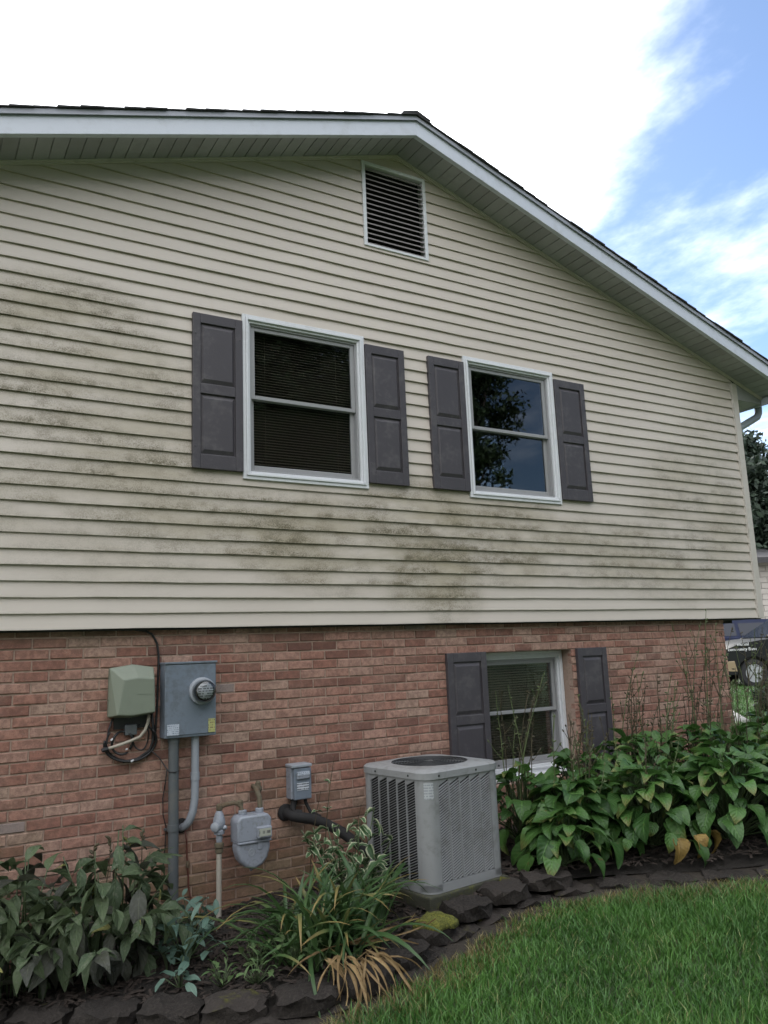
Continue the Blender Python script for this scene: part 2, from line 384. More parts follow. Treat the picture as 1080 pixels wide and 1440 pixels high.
for k in range(nrow):
    z0, z1 = ZS+k*SID, min(ZS+(k+1)*SID, PZ-0.003)
    mb = MB(); solo = []; wob = rng.normal(0, 0.0013, 64); SS = list(strips(z0, z1, holes))
    for a, b_, iv in SS:
        la, ra = clipx(a); lb, rb = clipx(b_)
        jr = random.Random(k//2*13+5); sx0 = jr.uniform(-3.2, .3); seams = [sx0+3.66*i_ for i_ in range(4)]
        if len(SS) == 1:
            cut = []
            for p, q in iv:
                e_ = [p]+[x_ for x_ in seams if p+.25 < x_ < q-.25 and clipx(b_)[0]+.25 < x_ < clipx(b_)[1]-.25]+[q]
                cut += [(e_[i_]-(.02 if i_ else 0), e_[i_+1], i_ % 2) for i_ in range(len(e_)-1)]
        else: cut = [(p, q, 0) for p, q in iv]
        for p, q, od in cut:
            p0, q0, p1, q1 = max(p, la), min(q, ra), max(p, lb), min(q, rb)
            if q0-p0 < 2e-3: continue
            if q1 < p1: q1 = p1 = (p1+q1)/2
            ns = max(1, int((q0-p0)/0.3)); vs = []; fs = []
            ya, yb = (-0.021-.0022*od+0.018*(t-z0)/SID for t in (a, b_))
            for i in range(ns+1):
                t = i/ns; x0 = p0+(q0-p0)*t; x1 = p1+(q1-p1)*t
                dz = wob[int((x0+1)*3.3) % 64] if a == z0 else 0; dy = wob[int((x0+1)*2.1+9) % 64]*0.8
                vs += [(x0, 0.012, a+dz+0.004), (x0, ya+dy, a+dz), (x1, yb+dy*.3, b_+0.006)]
                if i: 
                    o = 3*i
                    fs += [(o-3, o, o+1, o-2), (o-2, o+1, o+2, o-1)]
            if len(SS) == 1: solo.append(MB().add(vs, fs))
            else: mb.add(vs, fs)
    if mb.v: mb.build('siding_board', M['siding'], gsid)
    for q_ in solo: q_.build('siding_board', M['siding'], gsid)
# dark strip standing in for the shadow gap under the siding, and corner post
MB().box(XL, XR_-.02, 0.0, 0.05, ZS-0.012, ZS+0.004).build('shadow_gap_strip', M['dark'], house)
pm = MB(); zt = zs(XR_)-0.03
pm.box(7.897, XR_, -0.030, 0.075, ZS-0.004, zt); pm.box(7.885, 7.8985, -0.022, 0.0, ZS-0.004, zt)
M['post'] = plain('corner_post_vinyl', (0.50, 0.46, 0.41), 0.5, 0.07, 3, dirt=((0.33, 0.31, 0.26), 0.4))
pm.build('corner_post', M['post'], house, bevel=0.004)
# other walls, closed shell
M['sidewall'] = plain('side_wall_vinyl', (0.50, 0.465, 0.40), 0.55, 0.08, 2)
sh = MB()
sh.box(XR_-0.1, XR_-0.02, 0.076, 10.4, ZS, zs(XR_)-.02)
sh.box(XL, XL+0.1, 0.03, 10.4, -1, zs(XL)-.02)
sh.box(XL+.1, XR_-.1, 10.3, 10.4, -1, zs(XL)-.02)
sh.build('side_wall', M['sidewall'], house)
fl = MB(); fl.box(XL+.1, XR_-.1, 0.3, 10.3, 1.96, 2.06); fl.box(7.33, XR_-.1, 0.07, 0.3, 1.99, 2.03)
fl.build('floor_slab', M['dark'], house)
ip = MB()
ip.box(XL+.1, XR_-.1, 3.0, 3.05, 0, 5.0); ip.box(3.5, 3.56, 0.3, 3.0, 2.07, 5.0); ip.box(XL+.1, XR_-.1, .2, 3.0, 4.62, 4.68)
ip.build('partition_wall', plain('room_wall', (0.18, 0.17, 0.16), 0.9, .05), house)

# --- brick ground floor
bx1 = 7.40
bk = MB()
yb0, yb1 = 0.058, 0.31
for x0, x1, z0, z1 in [(XL, LW[0], -0.4, 1.995), (LW[1], bx1, -0.4, 1.995), (LW[0], LW[1], -0.4, LW[2]), (LW[0], LW[1], LW[3], 1.995)]:
    bk.box(x0, x1, yb0, yb1, z0, z1)
bk.box(bx1-0.2, bx1, yb1, 10.3, -0.4, 1.99)
bwall = bk.build('brick_wall', M['mortar'], house)
def brick_mesh(seed):
    r = np.random.default_rng(seed); mb = MB()
    j = lambda s_: r.normal(0, s_)
    L, H, D = BL_-0.0105, BC-0.0105, 0.05
    fr = []; bkp = []
    c = 0.0035
    for (sx, sz) in ((-1, -1), (1, -1), (1, 1), (-1, 1)):
        fr.append((sx*(L/2-c)+j(.0012), j(.0012), sz*(H/2-c)+j(.0011)))
    mid = [(sx*L/2+j(.0008), c+.001, sz*H/2+j(.0012)) for (sx, sz) in ((-1, -1), (1, -1), (1, 1), (-1, 1))]
    bkp = [(p[0], D, p[2]) for p in mid]
    fs = [(0, 1, 2, 3)]
    for a in (0, 4):
        fs += [(a+i, a+4+i, a+4+(i+1) % 4, a+(i+1) % 4) for i in range(4)]
    mb.add(fr+mid+bkp, fs)
    me = mb.mesh('brick'); me.materials.append(M['brick']); return me
bmeshes = [brick_mesh(i) for i in range(9)]
BR = []
for r in range(-1, 30):
    zc = BZ0-r*BC-BC/2
    par = abs((-r-1)) % 2
    for c in range(-6, 40):
        x0 = (c-0.5*par)*BL_; x1 = x0+BL_
        x0, x1 = max(x0, XL), min(x1, bx1+.0052)
        for seg in ([(x0, x1)] if not (LW[2]-.01 < zc < LW[3]+.01) else [(x0, min(x1, LW[0]+.005)), (max(x0, LW[1]-.005), x1)]):
            if seg[1]-seg[0] > 0.03: BR.append((seg[0], seg[1], zc, r, c))
def vis(b_):
    u, v, d_ = project((b_[0]+b_[1])/2, .05, b_[2])
    hid = v > 1150+(-40 if u > 700 else 0) and u > 380 or (u > 520 and u < 700 and v > 1065) or (u < 240 and v > 1190) or v > 1300
    inside = -25 < u < 1105 and v < 1300
    return (0 if inside and not hid else 1, d_)
BR.sort(key=vis)
rest = MB()
for i, (x0, x1, zc, r, c) in enumerate(BR):
    rr = random.Random(r*97+c)
    y = 0.05+rr.uniform(-.0022, .0022); sx = (x1-x0-.0105)/(BL_-.0105)
    me = bmeshes[rr.randrange(9)]
    mt = Matrix.Translation(((x0+x1)/2, y, zc)) @ Matrix.Rotation(rr.uniform(-.006, .006), 4, 'Y') @ Matrix.Diagonal((sx, 1, 1, 1))
    if i < 300: inst('brick', me, bwall, mt)
    else: rest.add([mt @ v.co for v in me.vertices], [tuple(p.vertices) for p in me.polygons])
o = rest.build('brick_courses', M['brick'], bwall); o['kind'] = 'stuff'

# --- windows
def window(x0, x1, z0, z1, yf, blinds, glass, casing=0.062, recessed=False, sill=False):
    w_ = thing('window', (0, 0, 0), None, None); w_.parent = house; w_.location = Vector(((x0+x1)/2, yf, z0))-wloc(house)
    d = 0.13
    mb = MB()
    def frame(mb, a, b_, c, e, t, y0, y1):
        mb.box(a, a+t, y0, y1, c, e); mb.box(b_-t, b_, y0, y1, c, e); mb.box(a+t, b_-t, y0, y1, c, c+t); mb.box(a+t, b_-t, y0, y1, e-t, e)
    frame(mb, x0, x1, z0, z1, 0.026, yf+.004, yf+d)
    frame(mb, x0+.026, x1-.026, z0+.026, z1-.026, 0.018, yf-.006, yf+d)
    frame(mb, x0+.044, x1-.044, z0+.044, z1-.044, casing-.044, yf+.012, yf+d)
    if sill: mb.box(x0-.01, x1+.01, yf-.05, yf+.02, z0-.035, z0-.001)
    mb.build('frame', M['white'], w_, bevel=0.003)
    a, b_, c, e = x0+casing, x1-casing, z0+casing, z1-casing
    jm = MB(); frame(jm, a, b_, c, e, 0.016, yf+.03, yf+d); jm.build('jamb', M['sash'], w_, bevel=.002)
    a += .016; b_ -= .016; c += .016; e -= .016
    zm = (c+e)/2
    for (za, zb, yo, nm) in ((zm-.012, e, yf+.042, 'upper_sash'), (c, zm+.018, yf+.072, 'lower_sash')):
        sb = MB(); t = 0.034
        sb.box(a, a+t, yo, yo+.028, za, zb); sb.box(b_-t, b_, yo, yo+.028, za, zb)
        sb.box(a+t, b_-t, yo, yo+.028, za, za+(.045 if nm == 'lower_sash' else .03)); sb.box(a+t, b_-t, yo, yo+.028, zb-.03, zb)
        sb.build('sash', M['sash'], w_, bevel=.003)
        pb = MB(); pb.box(a+t-.004, b_-t+.004, yo+.012, yo+.016, za+.025, zb-.026); pb.build('pane', glass, w_)
    if blinds:
        bm_ = MB(); z = c+.02; yy = yf+.116
        while z < e+.02:
            bm_.add([(a-.02, yy-.011, z), (b_+.02, yy-.011, z), (b_+.02, yy+.010, z+.013), (a-.02, yy+.010, z+.013)], [(0, 1, 2, 3)]); z += .0215
        for xx in (a+.14, b_-.14): bm_.box(xx-.001, xx+.001, yy-.0125, yy-.0115, c, e)
        bo = bm_.build('blind', M['blind'], w_)
    return w_
for i, (a, b_) in enumerate(UW): window(a, b_, UZ[0], UZ[1], -0.036, i == 0, M['glass'] if i == 0 else M['glass_clear'])
window(LW[0]+.004, LW[1]-.004, LW[2]+.045, LW[3]-.003, 0.165, True, M['glass'], sill=True)

# --- shutters
def shutter(x0, x1, z0, z1, y0, y1):
    s_ = thing('shutter', (0, 0, 0), None, None); s_.parent = house; s_.location = Vector(((x0+x1)/2, y1, z0))-wloc(house)
    st, rt, rb, rm = 0.058, 0.075, 0.105, 0.075
    zm = (z0+z1)/2+.01
    fr = MB(); fr.box(x0, x0+st, y0, y1, z0, z1); fr.box(x1-st, x1, y0, y1, z0, z1)
    fr.box(x0+st, x1-st, y0+.001, y1, z0, z0+rb); fr.box(x0+st, x1-st, y0+.001, y1, z1-rt, z1); fr.box(x0+st, x1-st, y0+.001, y1, zm-rm/2, zm+rm/2)
    fr.build('shutter_frame', M['shutter'], s_, bevel=.004)
    for (a, b_) in ((z0+rb, zm-rm/2), (zm+rm/2, z1-rt)):
        p = MB(); xa, xb = x0+st, x1-st; ym = y0+.016
        k = 0.028
        vs = [(xa, ym, a), (xb, ym, a), (xb, ym, b_), (xa, ym, b_)]
        vs += [(xa+.008, ym, a+.008), (xb-.008, ym, a+.008), (xb-.008, ym, b_-.008), (xa+.008, ym, b_-.008)]
        vs += [(xa+.008+k*.6, y0+.003, a+.008+k), (xb-.008-k*.6, y0+.003, a+.008+k), (xb-.008-k*.6, y0+.003, b_-.008-k), (xa+.008+k*.6, y0+.003, b_-.008-k)]
        fs = [(8, 9, 10, 11)]
        for o in (0, 4): fs += [(o+i, o+(i+1) % 4, o+4+(i+1) % 4, o+4+i) for i in range(4)]
        p.add(vs, fs); p.build('panel', M['shutter'], s_)
    for xx in (x0+.02, x1-.02):
        for z in (z0+.16, z1-.16): MB().lathe((xx, y0+.001, z), (0, -1, 0), [(.008, 0), (.008, .002), (.005, .004)], 8).build('screw', M['shutter'], s_)
SHZ = (3.113, 4.279)
for a, b_ in ((1.697, 2.077), (3.134, 3.508), (3.753, 4.131), (5.188, 5.573)): shutter(a, b_, *SHZ, -0.046, -0.012)
for a, b_ in ((3.831, 4.232), (5.27, 5.632)): shutter(a, b_, LW[2]-.01, 1.757, 0.012, 0.048)

# --- gable vent
v_ = thing('gable_vent', (0, 0, 0), None, None); v_.parent = house; v_.location = Vector((3.5, 0, VENT[2]))-wloc(house)
fm = MB(); a, b_, c, e = VENT; t = .032
fm.box(a, a+t, -.030, .05, c, e); fm.box(b_-t, b_, -.030, .05, c, e); fm.box(a+t, b_-t, -.030, .05, c, c+t*.7); fm.box(a+t, b_-t, -.030, .05, e-t, e)
fm.build('frame', M['white'], v_, bevel=.003)
ns = 16; hh = (e-c-.05)/ns
for i in range(ns):
    z = c+.022+i*hh; q = MB()
    q.add([(a+t, -.022, z), (b_-t, -.022, z), (b_-t, .03, z+hh*.95), (a+t, .03, z+hh*.95), (a+t, -.022, z+.010), (b_-t, -.022, z+.010), (b_-t, .03, z+hh*.95+.004), (a+t, .03, z+hh*.95+.004)],
          [(0, 1, 2, 3), (4, 5, 6, 7), (0, 1, 5, 4), (2, 3, 7, 6)])
    q.build('slat', M['louver'], v_)
MB().box(a+t, b_-t, .06, .065, c, e).build('backing', M['dark'], v_)

# --- roof
OV = 0.36; EX = 4.92; YB = 10.8
roof = thing('roof', (0, 0, 0), None, None); roof.parent = house; roof.location = Vector((PX, 5, PZ))-wloc(house)
for sg in (1, -1):
    X = lambda s_: PX+sg*s_
    def slab(mb, s0, s1, y0, y1, o0, o1):
        mb.add([(X(s0), y0, PZ-SL*s0+o0), (X(s1), y0, PZ-SL*s1+o0), (X(s1), y1, PZ-SL*s1+o0), (X(s0), y1, PZ-SL*s0+o0),
                (X(s0), y0, PZ-SL*s0+o1), (X(s1), y0, PZ-SL*s1+o1), (X(s1), y1, PZ-SL*s1+o1), (X(s0), y1, PZ-SL*s0+o1)],
               [(0, 3, 2, 1), (4, 5, 6, 7), (0, 1, 5, 4), (1, 2, 6, 5), (2, 3, 7, 6), (3, 0, 4, 7)])
    dk = MB(); slab(dk, 0, EX, -OV+.03, YB, .055, .165); dk.build('roof_deck', M['dark'], roof)
    fb = MB(); slab(fb, 0, EX+.02, -OV, -OV+.028, -.004, .132); slab(fb, 0, EX+.02, -OV+.028, -OV+.045, -.004, .02); fb.build('rake_board', M['fascia'], roof, bevel=.003)
    db = MB(); slab(db, 0, EX+.03, -OV-.014, -OV+.03, .133, .172); slab(db, 0, EX+.03, -OV-.02, -OV-.013, .128, .140); db.build('drip_edge', M['drip'], roof, bevel=.002)
    # courses of shingles, each tilted over the one below
    nc = 35; ex = (EX+.05)/nc
    for i in range(nc):
        s0, s1 = i*ex, min((i+1)*ex+.006, EX+.06); mb = MB(); jj = random.uniform(-.008, .008); lift = random.uniform(.006, .011)
        P = lambda s_, o_, y_: (X(s_), y_, PZ-SL*s_+o_)
        vs = [P(s0, .174, -OV-.03+jj), P(s1, .176, -OV-.03+jj), P(s1, .180+lift, -OV-.03+jj), P(s0, .182, -OV-.03+jj)]
        vs += [(p[0], YB, p[2]) for p in vs]
        mb.add(vs, [(0, 1, 2, 3), (7, 6, 5, 4), (0, 4, 5, 1), (1, 5, 6, 2), (2, 6, 7, 3), (3, 7, 4, 0)])
        mb.build('shingle_course', M['shingle'], roof)
    # rake soffit panels
    wdt = 0.305; i = 0; s0 = 0
    while s0 < EX-.01:
        s1 = min(s0+wdt, EX); mb = MB()
        for q in range(3):
            a, b_ = s0+(s1-s0)*q/3, s0+(s1-s0)*(q+1)/3
            slab(mb, a+.004, b_-.004, -OV+.046, -.014, .004, .014)
        slab(mb, s0, s1, -OV+.03, 0.0, .012, .02)
        mb.build('soffit_panel', M['soffit' if i % 2 else 'soffit2'], roof); s0 = s1; i += 1
    tr = MB(); slab(tr, 0, EX-.02, -.030, -.0135, -.022, .006); slab(tr, 0, EX-.02, -.040, -.030, -.010, .006); tr.build('soffit_trim', M['post'], roof, bevel=.002)
    # boxed eave: end panel, level soffit, fascia
    ez = PZ-SL*EX
    eb = MB(); w0 = abs(XR_-PX)
    pts = [(w0+.0, ez-.06), (EX-.01, ez-.06), (EX-.01, ez-.005), (w0, PZ-SL*w0-.005)]
    eb.prism(pts, -.012, .008, lambda p, q, t_: (X(p), t_, q))
    eb.build('eave_end_panel', M['soffit2'], roof)
    es = MB()
    for q in range(28): es.box(*sorted((X(w0), X(EX-.005))), .01+q*.38, .01+q*.38+.372, ez-.058, ez-.048)
    es.build('eave_soffit', M['soffit'], roof)
    ef = MB(); ef.box(*sorted((X(EX-.004), X(EX+.016))), -OV+.05, YB, ez-.075, ez+.12); ef.build('fascia_board', M['fascia'], roof)
cap = MB(); cap.add([(PX-.14, -OV-.034, PZ+.16), (PX, -OV-.034, PZ+.212), (PX+.14, -OV-.034, PZ+.16), (PX-.14, YB, PZ+.16), (PX, YB, PZ+.212), (PX+.14, YB, PZ+.16),
                     (PX-.14, -OV-.034, PZ+.148), (PX, -OV-.034, PZ+.190), (PX+.14, -OV-.034, PZ+.148)],
                    [(0, 1, 4, 3), (1, 2, 5, 4), (0, 6, 7, 1), (1, 7, 8, 2)])
cap.build('ridge_cap', M['shingle'], roof)
# gutter and downspout on the front eave
ez = PZ-SL*EX; gx = PX+EX+.018
gt = MB(); gp = [(0, .10), (0, -.03), (.07, -.03), (.10, .02), (.115, .09), (.125, .10), (.113, .10), (.105, .09), (.092, .026), (.066, -.02), (.008, -.02), (.008, .10)]
gt.prism(gp, -OV+.03, YB, lambda p, q, t_: (gx+p, t_, ez+q)); gt.build('gutter', M['gutter'], house)
dp = MB(); yd = 0.085
pts = [(gx+.05, yd, ez-.02), (gx+.05, yd, ez-.08), (gx+.045, yd, ez-.13), (gx+.01, yd, ez-.18), (gx-.05, yd, ez-.21), (gx-.30, yd, ez-.33), (XR_+.10, yd, ez-.37), (XR_+.05, yd, ez-.42), (XR_+.035, yd, ez-.48), (XR_+.035, yd, 2.1)]
dp.tube(pts, .042, 10); dp.build('downspout', M['downspout'], house, auto=True)
# ================================================================== GROUND
def zl(x):
    x = np.asarray(x, float)
    return np.where(x < 6, 0.075*(np.maximum(x, -6)-1.2), 0.36+0.022*(np.minimum(x, 40)-6))
PATH = [(-1.6, -0.30), (-0.6, -0.36), (0.2, -0.46), (0.72, -0.72), (1.18, -1.10), (1.62, -1.40), (2.02, -1.52), (2.38, -1.42), (2.72, -1.24), (3.1, -1.16), (3.5, -1.12), (3.9, -1.2), (4.3, -1.42), (4.65, -1.72), (5.1, -2.02), (5.7, -2.2), (6.6, -2.2), (7.6, -1.9), (8.3, -1.3), (8.6, -0.4), (8.5, 0.6)]
def resample(P, step):
    out = []; P = [Vector((*p, 0)) for p in P]; Q = []
    for i in range(len(P)-1):
        p0, p1, p2, p3 = P[max(i-1, 0)], P[i], P[i+1], P[min(i+2, len(P)-1)]
        for t in np.linspace(0, 1, 12, endpoint=False):
            Q.append(.5*((2*p1)+(-p0+p2)*t+(2*p0-5*p1+4*p2-p3)*t*t+(-p0+3*p1-3*p2+p3)*t**3))
    Q.append(P[-1]); acc = 0; out = [Q[0]]
    for a, b in zip(Q, Q[1:]):
        acc += (b-a).length
        if acc >= step: out.append(b); acc = 0
    return out
path = resample(PATH, 0.05)
PXY = np.array([(p.x, p.y) for p in path])
def bed_dist(x, y):
    """signed distance to the bed edge, positive on the lawn side (approximate)"""
    x = np.asarray(x); y = np.asarray(y)
    best = np.full(x.shape, 1e9); sg = np.zeros(x.shape)
    for a, b in zip(PXY[::4], PXY[4::4]):
        t = b-a; L2 = t@t
        s_ = np.clip(((x-a[0])*t[0]+(y-a[1])*t[1])/L2, 0, 1)
        dx = x-(a[0]+s_*t[0]); dy = y-(a[1]+s_*t[1]); d2 = dx*dx+dy*dy
        cr = t[0]*dy-t[1]*dx
        k = d2 < best; best = np.where(k, d2, best); sg = np.where(k, -np.sign(cr), sg)
    return np.sqrt(best)*sg
def mat_ground():
    m, n, b = newmat('lawn_soil')
    p = n.add('ShaderNodeNewGeometry').outputs['Position']
    f = n.noise(p, 1.3, 6); g = n.noise(p, 35.0, 5, .7)
    c = n.mix(f, (0.030, 0.055, 0.016), (0.055, 0.090, 0.026))
    c = n.mix(n.smooth(g, .45, .7), c, (0.035, 0.03, 0.018))
    setin(n, b, Base_Color=c, Roughness=0.95); bump(n, b, g, 0.02)
    return m
def mat_mulch():
    m, n, b = newmat('mulch_soil')
    p = n.add('ShaderNodeNewGeometry').outputs['Position']
    g = n.noise(p, 60.0, 6, .7); f = n.noise(p, 7.0, 4)
    c = n.mix(g, (0.006, 0.005, 0.004), (0.026, 0.019, 0.015))
    c = n.mix(n.m('MULTIPLY', f, .4), c, (0.03, 0.026, 0.018))
    setin(n, b, Base_Color=c, Roughness=0.95); bump(n, b, g, 0.025)
    return m
M['ground'] = mat_ground(); M['mulch'] = mat_mulch()
xs = [-400, -60, -20, -6, -3, 0, 1, 2, 3, 4, 5, 6, 8, 12, 20, 30, 40, 100, 400]; ys = [-400, -60, -20, -8, -4, -2, 0, 4, 10, 30, 80, 400]
gm = MB(); gm.add([(x, y, float(zl(x))) for x in xs for y in ys], [(i*len(ys)+j, (i+1)*len(ys)+j, (i+1)*len(ys)+j+1, i*len(ys)+j+1) for i in range(len(xs)-1) for j in range(len(ys)-1)])
tag(gm.build('lawn_ground', M['ground']), kind='structure')
# raised planting bed, gently uneven
bm_ = MB(); vs = []; fs = []; K = 9
for i, p in enumerate(path):
    for j in range(K):
        t = j/(K-1); y = p.y+.03+(0.12-p.y)*t if p.y < 0.1 else p.y+.01*t
        x = p.x+(min(p.x, 7.9)-p.x)*t
        vs.append((x, y, float(zl(x))+0.045+.05*math.sin(min(t*6, 1.57))+0.012*math.sin(x*9+y*7)))
for i in range(len(path)-1):
    for j in range(K-1): fs.append((i*K+j, (i+1)*K+j, (i+1)*K+j+1, i*K+j+1))
bm_.add(vs, fs); tag(bm_.build('garden_bed', M['mulch'], smooth=True), kind='structure')
# bare soil strip between stones and grass
ds = MB(); vs = []; fs = []
for i, p in enumerate(path):
    a, b = path[max(i-1, 0)], path[min(i+1, len(path)-1)]; t = (b-a).normalized(); nn = Vector((t.y, -t.x, 0))
    for k, (d_, h_) in enumerate(((-.05, .03), (.16, .018), (.30+.05*math.sin(i*.9)*math.sin(i*.23), .004))):
        q = p+nn*d_; vs.append((q.x, q.y, float(zl(q.x))+h_))
for i in range(len(path)-1):
    for j in range(2): fs.append((i*3+j, (i+1)*3+j, (i+1)*3+j+1, i*3+j+1))
M['edge_soil'] = plain('edge_soil', (0.026, 0.020, 0.014), .95, .5, 20, bd=.01, bscale=50)
ds.add(vs, fs); tag(ds.build('soil_strip', M['edge_soil'], smooth=True), kind='structure')
# bark chips
ch = MB(); k = 0
while k < 4600:
    x = random.uniform(0.2, 5.4); y = random.uniform(-2.0, 0.03)
    if float(bed_dist(np.array([x]), np.array([y]))[0]) > -0.04: continue
    k += 1; a = random.uniform(0, 6.28); l = random.uniform(.012, .04); w_ = random.uniform(.004, .01); z = float(zl(x))+.098+random.uniform(0, .012)+0.012*math.sin(x*9+y*7)
    ca, sa = math.cos(a), math.sin(a); tz = random.uniform(-.012, .012)
    ch.add([(x-ca*l-sa*w_, y-sa*l+ca*w_, z-tz), (x-ca*l+sa*w_, y-sa*l-ca*w_, z-tz), (x+ca*l+sa*w_, y+sa*l-ca*w_, z+tz), (x+ca*l-sa*w_, y+sa*l+ca*w_, z+tz), (x, y, z+.008)], [(0, 1, 4), (1, 2, 4), (2, 3, 4), (3, 0, 4)])
M['bark'] = plain('bark_chip', (0.030, 0.021, 0.016), .9, .5, 30, bd=0)
tag(ch.build('bark_mulch', M['bark']), 'loose dark brown bark chips covering the planting bed', 'mulch', kind='stuff')

# ------------------------------------------------------------------ edging stones
def mat_stone():
    m, n, b = newmat('edging_stone')
    p = n.add('ShaderNodeNewGeometry').outputs['Position']; nz = n.add('ShaderNodeSeparateXYZ', {0: n.add('ShaderNodeNewGeometry').outputs['Normal']}).outputs[2]
    f = n.noise(p, 9.0, 5); g = n.noise(p, 70.0, 4, .7); oi = n.add('ShaderNodeObjectInfo').outputs['Random']
    c = n.mix(n.m('ADD', n.m('MULTIPLY', f, .6), n.m('MULTIPLY', oi, .5)), (0.008, 0.007, 0.006), (0.042, 0.035, 0.031))
    c = n.mix(n.m('MULTIPLY', n.smooth(g, .4, .75), .8), c, (0.055, 0.047, 0.04))
    ms = n.m('MULTIPLY', n.smooth(n.noise(p, 5.5, 4), .56, .68), n.m('MULTIPLY', n.smooth(nz, -.1, .7), n.smooth(oi, .35, .75)))
    c = n.mix(ms, c, n.mix(g, (0.05, 0.06, 0.008), (0.16, 0.15, 0.02)))
    setin(n, b, Base_Color=c, Roughness=.95); b.inputs['Specular IOR Level'].default_value = .25; bump(n, b, n.m('ADD', g, f), .010)
    return m
M['stone'] = mat_stone()
def stone_mesh(seed, L, D, H):
    r = np.random.default_rng(seed); mb = MB(); nx, ny, nz_ = 7, 4, 3; idx = {}; vs = []
    ph = r.uniform(0, 6, 9)
    for i in range(nx+1):
        for j in range(ny+1):
            for k in range(nz_+1):
                if 0 < i < nx and 0 < j < ny and 0 < k < nz_: continue
                u, v, w_ = i/nx*2-1, j/ny*2-1, k/nz_
                x = u*L/2*(1-.10*(v+1)/2); y = v*D/2
                if v < 0: y -= (1-u*u)*.035*(-v)                        # bowed front
                z = w_*H
                e = max(abs(u), 0)**8; y *= 1-.10*e
                if k == nz_: z -= .012*(abs(v)**6+abs(u)**6)
                q = .010
                x += q*math.sin(7*v+ph[0]+5*w_)+r.normal(0, .004); y += q*math.sin(6*u+ph[1]+4*w_)+r.normal(0, .006); z += (q*math.sin(5*u+ph[2]+3*v)+r.normal(0, .005))*(k > 0)
                idx[i, j, k] = len(vs); vs.append((x, y, z))
    fs = []
    def quad(a, b, c, d): fs.append((idx[a], idx[b], idx[c], idx[d]))
    for i in range(nx):
        for j in range(ny):
            for k in (0, nz_): quad((i, j, k), (i+1, j, k), (i+1, j+1, k), (i, j+1, k))
        for k in range(nz_):
            for j in (0, ny): quad((i, j, k), (i+1, j, k), (i+1, j, k+1), (i, j, k+1))
    for j in range(ny):
        for k in range(nz_):
            for i in (0, nx): quad((i, j, k), (i, j+1, k), (i, j+1, k+1), (i, j, k+1))
    mb.add(vs, fs); me = mb.mesh('edging_stone', smooth=True); me.set_sharp_from_angle(angle=R(34)); me.materials.append(M['stone']); return me
sm = [stone_mesh(i, .305, .19, .088) for i in range(5)]
LB = {0: 'dark scalloped concrete edging stone in the upper row round the planting bed', 1: 'dark concrete edging stone half buried in the lower row against the lawn'}
for row in (1, 0):
    pp = resample(PATH, .312)
    if row == 1: pp = [(a+b)/2 for a, b in zip(pp, pp[1:])]
    for i, p in enumerate(pp[:-1]):
        if p.x < -0.4 or p.x > (6.2 if row else 3.95): continue
        a, b = pp[max(i-1, 0)], pp[i+1]; t = (b-a).normalized(); ang = math.atan2(t.y, t.x); nn = Vector((t.y, -t.x, 0))
        q = p+nn*(.035 if row else -.005)
        z = float(zl(q.x))-.045+(0.0 if row else .075+(.03 if 2.95 < q.x < 3.95 else 0))+random.uniform(-.006, .006)
        o = bpy.data.objects.new('edging_stone', sm[random.randrange(5)]); COL.objects.link(o)
        o.location = (q.x, q.y, z); o.rotation_euler = (random.uniform(-.03, .03), random.uniform(-.025, .025), ang+random.uniform(-.07, .07)); o.scale = (random.uniform(.93, 1.0), random.uniform(.95, 1.1), 1)
        wh = [w_ for lim, w_ in ((1.05, 'below the peony bush'), (1.55, 'below the bluish green plants'), (1.98, 'beside the weeds'), (2.6, 'under the daylily clump'), (3.7, 'in front of the air conditioner'), (99, 'at the foot of the hostas')) if q.x < lim][0]
        tag(o, ('dark half buried concrete edging stone of the lower row ' if row else 'dark rough concrete edging stone of the upper row ')+wh, 'edging stone', ('lower' if row else 'upper')+' edging stones '+wh)

# ================================================================== UTILITIES
M['meterbox'] = plain('meter_box_paint', (0.155, 0.185, 0.225), .42, .1, 5, dirt=((0.095, 0.105, 0.115), .6))
M['pipegrey'] = plain('conduit_dark', (0.085, 0.095, 0.10), .55, .12, 6, dirt=((0.13, 0.12, 0.10), .4))
M['pvc'] = plain('conduit_pvc', (0.27, 0.29, 0.32), .45, .06, 6)
M['black'] = plain('cable_black', (0.012, 0.012, 0.013), .5, .2, 10, bd=0)
M['rubber'] = plain('foam_insulation', (0.014, 0.013, 0.013), .85, .3, 20, bd=.002)
M['tele'] = plain('telecom_box', (0.19, 0.215, 0.165), .5, .05, 3, dirt=((0.145, 0.16, 0.125), .5))
M['beige'] = plain('cable_tan', (0.36, 0.32, 0.26), .6, .1, 10)
M['gasgrey'] = plain('gas_meter_paint', (0.25, 0.27, 0.31), .5, .1, 8, dirt=((0.13, 0.13, 0.12), .7))
M['gaspipe'] = plain('gas_riser', (0.36, 0.33, 0.28), .6, .12, 8, dirt=((0.2, 0.16, 0.1), .4))
M['rusty'] = plain('rusty_pipe', (0.10, 0.085, 0.055), .85, .4, 16, dirt=((0.10, 0.05, 0.025), .7))
M['copper'] = plain('dull_red_wire', (0.10, 0.03, 0.02), .6, .2, 10)
M['labelw'] = mat_print('label_white', (0.46, 0.5, 0.56), (0.12, .14, .2), 190, 85, .5)
M['labely'] = mat_print('label_yellow', (0.42, 0.42, 0.17), (0.16, .08, .06), 170, 62, .52)
M['labelink'] = mat_print('label_ink', (0.55, 0.58, 0.62), (0.03, .03, .05), 150, 60, .42)
M['meterface'] = mat_print('meter_face', (0.42, 0.43, 0.45), (0.03, .03, .035), 80, 62, .46)

